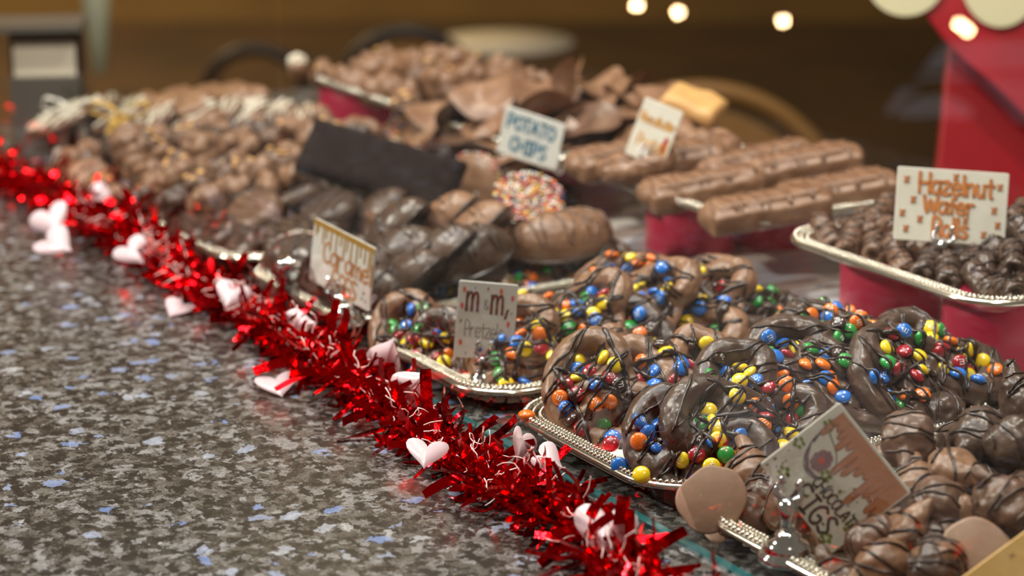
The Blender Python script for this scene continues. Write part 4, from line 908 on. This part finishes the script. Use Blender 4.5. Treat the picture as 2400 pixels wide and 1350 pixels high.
# caramel eggs
bs_ = P(812, 757, .018); n4 = (Vector((0, -1, 0))+Vector((.12, 0, .08))).normalized()
o, w, h, r, c = card([(727, 509), (866, 577), (876, 737), (735, 655)], bs_+Vector((0, .003, 0)), n4, 'angled white card with golden drips reading Caramel Eggs', 'cardg')
i = Ink(); i.fill([(-w/2, h/2), (-w/2, h*.41), (w/2, h*.41), (w/2, h/2)], z1)
for k, (u, ln) in enumerate(((-.45, .14), (-.42, .08), (-.33, .24), (-.28, .12), (-.20, .28), (-.11, .30), (-.04, .12), (.02, .27), (.07, .16), (.14, .30), (.23, .26), (.29, .14), (.36, .2), (.43, .34), (.47, .28))): i.line([(u*w, h*.44), (u*w, h*(.40-ln))], .0019, z1+.0001)
i.obj('golden_drips', M['ink_gold'], o)
i = Ink(); i.text('Caramel', -w*.30, -h*.10, h*.32, .0026, z1, .95, 0, 1.0); i.text('EGGS', -w*.12, -h*.46, h*.30, .0028, z1, .9, 0, .95); i.obj('lettering', M['ink_caramel'], o)
i = Ink(); i.blob(w*.40, -h*.26, .0014, .0014, z1); i.blob(w*.38, -h*.36, .0012, .0012, z1); i.blob(w*.44, -h*.37, .0012, .0012, z1); i.obj('dots', M['ink_black'], o)
holder(bs_, c, r, w, h, (-.02, -.5), 'silver holder on the tray rim with the caramel card', .012, 1.35)
# chocolate figs: card turned on its corner
bs_ = P(1845, 1312, .012); n5 = (BACK-RT*.12+Vector((0, 0, .22))).normalized()
o, w, h, r, c = card([(1942, 930), (2123, 1130), (1962, 1322), (1806, 1102)], bs_-BACK*.006+Vector((0, 0, .02)), n5, 'tilted white card reading Chocolate Figs with drawn fig and drips', 'card', .003)
i = Ink(); pts = [(-w*.42, h*.44)]
dr = ((-.40, .12), (-.36, .30), (-.31, .20), (-.27, .34), (-.22, .14), (-.17, .36), (-.12, .2), (-.06, -.08), (0, -.10), (.02, .12), (.05, .0), (.08, .16), (.13, .22), (.17, .06), (.21, -.16), (.24, -.20), (.27, .04), (.30, .0), (.33, .08), (.36, -.06), (.39, .02), (.42, -.08), (.46, -.10), (.48, .1))
low = []
for u0, vt, gp in ((-.385, .10, .36), (-.315, .27, .33), (-.26, .22, .36), (-.20, .12, .33), (-.14, .22, .36), (-.06, -.10, .30), (.01, -.02, .22), (.08, .10, .24), (.15, .16, .22), (.215, -.20, .18), (.275, .02, .12), (.33, .04, .12), (.385, -.08, .10), (.45, -.10, .08)):
    hw = .030; vt2 = vt+.05
    low += [(u0-hw*1.05, gp-.02), (u0-hw*.8, vt2), (u0-hw*.45, vt+.012), (u0, vt), (u0+hw*.45, vt+.012), (u0+hw*.8, vt2), (u0+hw*1.02, gp-.02)]
low = [(u*w, h*(.46-(.46-v)*.84)) for u, v in low]; top = [(w*.49, h*.47), (-w*.42, h*.47)]
for a, b in zip(low, low[1:]): i.fill([a, b, (b[0], h*.47), (a[0], h*.47)], z1)
i.obj('drip_painting', M['ink_choc'], o); i = Ink(); i.line(low, .0007, z1+.0001); i.obj('drip_outline', M['ink_chocline'], o)
fx, fy = -w*.22, h*.02
ang = .75; ca, sa = math.cos(ang), math.sin(ang)
def rt2(x, y, cx=fx, cy=fy): return (cx+x*ca-y*sa, cy+x*sa+y*ca)
tear = [(0, .021), (.004, .014), (.009, .004), (.0095, -.006), (.005, -.0125), (-.002, -.014), (-.009, -.009), (-.0105, 0), (-.007, .010), (-.003, .016), (0, .021)]
tr_ = [(v.x, v.y) for v in cr([(a, b, 0) for a, b in tear], 4)]
i = Ink(); i.line([rt2(*p) for p in tr_], .0006, z1); i.obj('fig_outline', M['ink_black'], o)
i = Ink(); cres = [rt2(*p) for p in [(-.002, .016), (-.007, .010), (-.0105, 0), (-.009, -.009), (-.002, -.014), (.003, -.0135), (-.002, -.0115), (-.0065, -.0075), (-.008, 0), (-.006, .008)]]; 
for a in range(4): i.fill([cres[a], cres[a+1], cres[8-a if a else 9], cres[9-a]], z1)
i.obj('fig_skin', M['ink_purple'], o)
i = Ink(); q = rt2(.0005, -.002); i.blob(q[0], q[1], .0062, .0078, z1+.0001, 22, .08); i.obj('fig_flesh', M['ink_fig'], o)
i = Ink()
for k in range(12): a = k*.5236; p1 = (q[0]+.003*math.cos(a), q[1]+.0035*math.sin(a)); p2 = (q[0]+.0052*math.cos(a+.1), q[1]+.0066*math.sin(a+.1)); i.line([p1, p2], .0005, z1+.0003)
i.obj('fig_seeds', M['ink_purple'], o)
i = Ink(); i.blob(q[0], q[1], .0020, .0024, z1+.0004, 10, .2); i.obj('fig_heart', M['ink_coral'], o)
i = Ink(); i.text('CHOCOLATE', -w*.10, -h*.21, h*.115, .0012, z1, .98, 0, .95); i.text('FIGS', -w*.12, -h*.46, h*.21, .0019, z1, 1.05, 0, 1.0); i.obj('lettering', M['ink_black'], o)
i = Ink()
for u, v in ((-.40, .28), (-.44, -.06), (-.32, -.36), (-.07, -.08+.02), (.42, -.20), (.36, -.44)):
    for k in range(5): a = k*1.257+u*7; i.blob(u*w+.0028*math.cos(a), v*h+.0028*math.sin(a), .0017, .0013, z1, 8)
i.obj('green_leaves', M['ink_green'], o)
for col, n_, sz in (('olive', 16, .0011), ('blue', 26, .0006)):
    i = Ink(); k = 0
    while k < n_:
        u, v = rr_.uniform(-.47, .47), rr_.uniform(-.47, .1)
        if math.hypot(u*w-fx, v*h-fy) < .019: continue
        k += 1; i.blob(u*w, v*h, sz*rr_.uniform(.7, 1.2), sz*rr_.uniform(.7, 1.2), z1)
    i.obj(col+'_dots', M['ink_'+col], o)
holder(bs_, c, r, w, h, (-.12, -.5), 'silver bell-shaped holder leaning with the fig card', .010, 1.5, .7)
# potato chips in a clear easel
bs_ = P(1250, 395, ZU+.012); n6 = (BACK*.6+Vector((0, -1, 0))*.6+Vector((0, 0, .1))).normalized()
o, w, h, r, c = card([(1168, 246), (1306, 290), (1320, 400), (1182, 352)], bs_, n6, 'blurred white card reading Potato Chips in blue letters', 'cardg')
i = Ink(); i.text('POTATO', -w*.42, h*.06, h*.30, .0028, z1, 1.0, 0, 1.02); i.text('CHIPS', -w*.30, -h*.40, h*.30, .0028, z1, 1.0, 0, .95); i.obj('lettering', M['ink_teal'], o)
b = B(); X, Y, Z = r.col; p0 = c+X*w*.52-Y*h*.1
b.tube([p0, c+X*w*.52-Y*h*.5, c+X*w*.56-Y*h*.58, c+X*w*.62-Y*h*.52, c+X*w*.62-Y*h*.05], .0012, 6)
b.tube([c-X*w*.5-Y*h*.52, c+X*w*.52-Y*h*.52], .0016, 6)
e = b.obj('card_easel', M['acrylic']); tag(e, 'clear plastic easel cradling the potato chips card', 'card holder')
# wooden card at the bottom right corner
n7 = (BACK+Vector((0, 0, .5))).normalized(); bp = PT(2380, 1300, 1.28)
o, w, h, r, c = card([(2452, 1180), (2620, 1400), (2420, 1580), (2268, 1372)], bp, n7, 'yellowish wooden card cut off at the bottom right corner', 'card', .004)
o.data.materials[0] = mat('pale_wood', (232, 190, 120), .45, var=(222, 176, 104), vscale=60)
i = Ink(); i.line([(-w*.36, h*.22), (-w*.30, h*.32), (-w*.24, h*.22), (-w*.30, h*.14), (-w*.36, h*.22)], .0006, z1); i.text('x', -w*.42, -h*.05, .006, .0004, z1); i.text('C', -w*.2, h*.1, .018, .0006, z1); i.obj('pencil_marks', M['ink_brown'], o)
# ---------------------------------------------------------------- tinsel garland
ge = empty('tinsel_garland', Matrix.Identity(4)); tag(ge, 'red foil tinsel garland with white hearts lying along the glass on granite', 'garland')
rg = random.Random(99)
GP = [(-1.6, -.045), (-1.07, -.038), (-.8, -.031), (-.56, -.034), (-.39, -.039), (-.25, -.050), (-.08, -.057), (.02, -.062), (.09, -.070), (.16, -.081), (.5, -.105)]
def gpath(x):
    for (a, ya), (b, yb) in zip(GP, GP[1:]):
        if x <= b: break
    return Vector((x, ya+(yb-ya)*(x-a)/(b-a)+.004*math.sin(x*23), .017-.003*min(1, max(0, (x+.95)*3))+.003*math.sin(x*14)))
fv, ff = [], []
def strip(p, d, L_, wd, curl, nrm_):
    n0 = len(fv); d = d.normalized(); s = d.cross(nrm_).normalized(); n = d.cross(s); K = 6; q = p.copy(); dd = d.copy()
    for i in range(K+1):
        k = wd/2*(1 if i < K else .9); a = [q-s*k, q+s*k]
        for v in a: v.z = max(v.z, .0008+.0004*(i % 2)); v.y = min(v.y, -.0045)
        fv.extend(a); dd = (dd+n*curl/K).normalized(); n = dd.cross(s); q = q+dd*(L_/K)
    for i in range(K): a = n0+2*i; ff.append((a, a+1, a+3, a+2))
x = -1.47
while x < .46:
    dens = 5
    c0 = gpath(x)
    for _ in range(dens):
        a = rg.uniform(0, 6.283); fl = min(1, max(0, (x+.95)*3)); rad = Vector((0, math.cos(a), (math.sin(a)*.8+.15)*(1-.5*fl))); tng = Vector((rg.choice([-1, 1])*rg.uniform(.1, 1.3), 0, 0))
        big = rg.random(); L_ = rg.uniform(.022, .042) if big < .85 else rg.uniform(.042, .055); wd = rg.uniform(.003, .0055) if big < .75 else rg.uniform(.006, .0095)
        L_ *= 1+.04*fl; wd *= .55 if rg.random() < .35 else 1
        strip(c0+rad*.004, rad+tng, L_, wd, rg.uniform(-2.6, 2.6), Vector((rg.uniform(-1, 1), rg.uniform(-1, 1), rg.uniform(-1, 1))))
    x += .0031 if x > -.9 else .0042
o = add('foil_strands', me_from(fv, ff, 'foil_strands', True, [M['foil']]), parent=ge); o['kind'] = 'stuff'
tb = B()
for _ in range(260):
    xx = rg.uniform(-.9, .4); p = gpath(xx)+Vector((0, rg.uniform(-.018, .012), rg.uniform(.002, .020))); d = Vector((rg.uniform(-1, 1), rg.uniform(-1, .6), rg.uniform(-.6, .9))).normalized()
    pts = [p]; 
    for k in range(5): d = (d+Vector((rg.uniform(-.7, .7), rg.uniform(-.7, .7), rg.uniform(-.7, .7)))).normalized(); q = pts[-1]+d*.0042; q.z = max(q.z, .001); q.y = min(q.y, -.005); pts.append(q)
    tb.tube(pts, .00042, 4)
o = tb.obj('frayed_threads', M['thread'], ge); o['kind'] = 'stuff'
B().tube([gpath(-1.47+.03*k) for k in range(64)], .0022, 6).obj('core_string', M['thread'], ge)
hb_ = []
for k in range(28):
    t = k/28*2*math.pi; hb_.append((.016*math.sin(t)**3*1.0, .0125*math.cos(t)-.0048*math.cos(2*t)-.002*math.cos(3*t)-.001*math.cos(4*t)))
hm = B(); hm.poly([(a, b, 55*a*a*.25) for a, b in hb_], .0006); hme = hm.me('white_heart', M['heart'], True)
HT = [(1418, 1240, -.048, (0, .9, .6), .6, 1.3), (1222, 1040, -.02, (.7, .5, .2), 2.0, .9), (1000, 1060, -.06, (.1, .5, .9), .9, .95), (965, 905, -.03, (-.3, .9, .2), 2.6, 1.0), (922, 835, -.02, (-.6, .8, .1), 2.9, 1.1),
      (650, 900, -.085, (0, .35, 1), 1.3, 1.1), (1282, 1075, -.03, (.2, .6, .9), 2.1, .8), (420, 722, -.08, (0, .3, 1), .5, 1.0), (128, 570, -.055, (0, .6, 1), 2, 1.3), (120, 515, -.045, (-.2, .8, .5), 1, 1.3), (250, 470, -.03, (.2, .8, .6), 2.2, 1.2), (545, 690, -.05, (0, .8, .6), .4, 1), (310, 590, -.05, (0, .7, .7), 1.6, 1.1), (700, 760, -.03, (0, .8, .5), 2.4, .9)]
for x, y, Y, n, sp, sc in HT:
    p = P(x, y, .006*sc if n[2] > .9 and n[1] < .5 else .032); p.y = min(p.y, -.02); o = add('white_heart', hme, parent=ge, mw=TR(p, frame(ndir(*n), sp)) @ Matrix.Scale(sc, 4))
    o['label'] = 'white translucent plastic heart'
# ---------------------------------------------------------------- things behind
p = P(112, 292, 0); e = empty('napkin_dispenser', Matrix.Translation(p) @ Matrix.Rotation(math.pi/2-yaw+.12, 4, 'Z')); tag(e, 'blurred grey napkin dispenser with white napkins at upper left', 'napkin dispenser')
B().box((0, .04, .031), (.088, .09, .062)).obj('lower_body', M['steel'], e, smooth=False); B().box((0, .05, .092), (.088, .07, .06)).obj('back_body', M['framem'], e, smooth=False)
B().box((0, .012, .084), (.078, .006, .044)).obj('napkins', M['napkin'], e, smooth=False); B().box((-.01, .03, .126), (.12, .1, .008)).obj('top_plate', M['steel'], e, smooth=False)
def hoopchair(px_, py_, t, wd, label, hb=True, pad=True, fr='framem'):
    c_ = PT(px_, py_, t); e = empty('bistro_chair', Matrix.Translation((c_.x, c_.y, -.9)) @ Matrix.Rotation(math.pi/2-yaw, 4, 'Z')); tag(e, label, 'chair', 'round-backed bistro chairs')
    zt = c_.z+.9; seat = zt-.36
    pts = [(wd/2*math.cos(a), -.02, zt-wd*.5+wd*.5*math.sin(a)) for a in [math.pi*k/24 for k in range(25)]]
    B().tube([(wd/2, 0, seat)]+pts+[(-wd/2, 0, seat)], .016, 8).obj('back_hoop', M[fr], e)
    if pad:
        b = B(); n = 30; b.poly([(wd*.43*math.cos(a), zt-wd*.5+wd*.43*math.sin(a), 0) for a in [math.pi*k/n for k in range(n+1)]]+[(-wd*.43, zt-wd*.5-.22, 0), (wd*.43, zt-wd*.5-.22, 0)], .03)
        for v in b.v: v.y, v.z = v.z, v.y
        b.obj('back_pad', M['seatm'], e, smooth=False)
    B().lathe([(0, seat-.03), (wd*.5, seat-.03), (wd*.53, seat-.01), (wd*.5, seat+.01), (0, seat+.015)], 32, (0, -.18, 0)).obj('seat', M['seatm'], e)
    for sx in (-1, 1):
        for yy in (0, -.34): B().tube([(sx*wd*.42, yy, seat-.02), (sx*wd*.5, yy, 0)], .014, 8).obj('leg', M[fr], e)
hoopchair(600, 112, 5.0, .24, 'dark hoop-backed chair at left behind the white-drizzled cookies', pad=False)
hoopchair(955, 70, 4.6, .30, 'mustard padded round-backed chair above the far clusters')
hoopchair(1640, 205, 3.6, .50, 'brown rounded chair back behind the milk chocolate bars', fr='seatm')
c_ = PT(1180, 95, 5.2); e = empty('cafe_table', Matrix.Translation((c_.x, c_.y, -.9))); tag(e, 'blurred pale round cafe table behind the potato chips', 'table')
zt = c_.z+.9; B().lathe([(0, zt-.012), (.17, zt-.012), (.172, zt), (0, zt)], 48).obj('tabletop', M['tablem'], e); B().tube([(0, 0, .02), (0, 0, zt-.01)], .02, 12).obj('pedestal', M['framem'], e); B().lathe([(0, 0), (.12, 0), (.12, .012), (0, .03)], 24).obj('foot', M['framem'], e)
p = PT(234, 172, 5.0); e = empty('pendant_cone', Matrix.Translation(p)); tag(e, 'pale tapered cone hanging at the upper left', 'lamp'); 
B().lathe([(0, 0), (.018, .004), (.04, .30), (.0, .30)], 24).obj('cone', mat('pale_enamel', (206, 210, 180), .5), e); B().tube([(0, 0, .3), (0, 0, 1.6)], .004, 6).obj('cord', M['framem'], e)
# dotted red bow
be = empty('red_bow', Matrix.Translation((0, 0, 0))); tag(be, 'large red bow with cream dots at the upper right edge', 'bow')
tb_ = 2.42
def bowpart(name, pts, off, th, m, dome=0):
    b = B(); b.poly([(0, 0, 0)]*0+[tuple(0 for _ in range(3))]*0+[(x, y, 0) for x, y in pts], 0); N = len(pts); v = []
    q = [PT(x, y, tb_)+BACK*off for x, y in pts]; b = B(); b.v = q+[w_-BACK*th for w_ in q]; b.f = [tuple(range(N))[::-1], tuple(range(N, 2*N))]+[(j, (j+1) % N, N+(j+1) % N, N+j) for j in range(N)]
    o = b.obj(name, M[m], be, smooth=False)
    if th > .004: bv = o.modifiers.new('b', 'BEVEL'); bv.width = .003; bv.segments = 3; bv.limit_method = 'ANGLE'
    return o
bowpart('upper_loop', [(2150, -40), (2172, 40), (2215, 95), (2262, 145), (2330, 200), (2420, 290), (2520, 420), (2520, -180), (2150, -180)], .0, .03, 'bow')
bowpart('hanging_tail', [(2243, 120), (2232, 200), (2224, 300), (2213, 400), (2200, 500), (2190, 640), (2520, 640), (2520, 300), (2400, 240), (2300, 160)], -.035, .02, 'bow')
for cx, cy, rx, ry, ln in ((2120, -50, 92, 86, 0), (2342, -50, 92, 112, 1)):
    o = bowpart('cream_dot', [(cx+rx*math.cos(a), cy+ry*math.sin(a)) for a in [6.283*k/40 for k in range(40)]], .006, .003, 'dot')
# pendant bulbs and arched window on the viewer's side; the glass mirrors them
bm_ = B().ball((0, 0, 0), .0085, 14, 10); bme = bm_.me('glass_bulb', M['bulb'])
for x, y, lab in ((1498, 12, 'leftmost small glowing bulb mirrored in the glass'), (1595, 28, 'second small glowing bulb mirrored in the glass'), (1840, 48, 'third glowing bulb mirrored above the bars tray'), (2254, 56, 'upper of two bulbs mirrored over the red bow'), (2273, 70, 'lower of two bulbs mirrored over the red bow')):
    v = PT(x, y, 4.2); e = empty('pendant_bulb', Matrix.Translation((v.x, -v.y, v.z))); tag(e, lab, 'lamp', 'pendant bulbs')
    add('glass_bulb', bme, parent=e); B().lathe([(.004, .007), (.006, .01), (.006, .03), (.002, .034)], 12).obj('socket', M['framem'], e); B().tube([(0, 0, .03), (0, 0, 2.0)], .0015, 6).obj('cord', M['framem'], e)
def mirrorpane(pts, t, name, parent):
    q = [PT(x, y, t) for x, y in pts]; q = [Vector((v.x, -v.y, v.z)) for v in q]; N = len(q); cn = sum(q, Vector())/N; nn = (q[1]-q[0]).cross(q[2]-q[0]).normalized()
    b = B(); b.v = q+[v+nn*.01 for v in q]; b.f = [tuple(range(N)), tuple(range(N, 2*N))[::-1]]+[(j, N+j, N+(j+1) % N, (j+1) % N) for j in range(N)]
    return b.obj(name, M['dusk'], parent, smooth=False)
wn = empty('window_3', Matrix.Identity(4)); wn['kind'] = 'structure'
def arc(cx, cy, rx, ry, a0, a1, n=16): return [(cx+rx*math.cos(math.radians(a0+(a1-a0)*k/n)), cy-ry*math.sin(math.radians(a0+(a1-a0)*k/n))) for k in range(n+1)]
mirrorpane(arc(2198, 275, 88, 52, 180, 0), 4, 'pane', wn)
mirrorpane([(2075, 268), (2115, 208), (2165, 205), (2130, 225), (2095, 268)], 4, 'pane', wn)
mirrorpane([(2165, 163), (2215, 103), (2300, 95), (2420, 95), (2420, 163)], 4, 'pane', wn)
mirrorpane([(2150, 186), (2160, 176), (2420, 176), (2420, 186)], 4, 'pane', wn)
mirrorpane([(2300, 192), (2420, 192), (2420, 290), (2390, 285), (2340, 225)], 4, 'pane', wn)
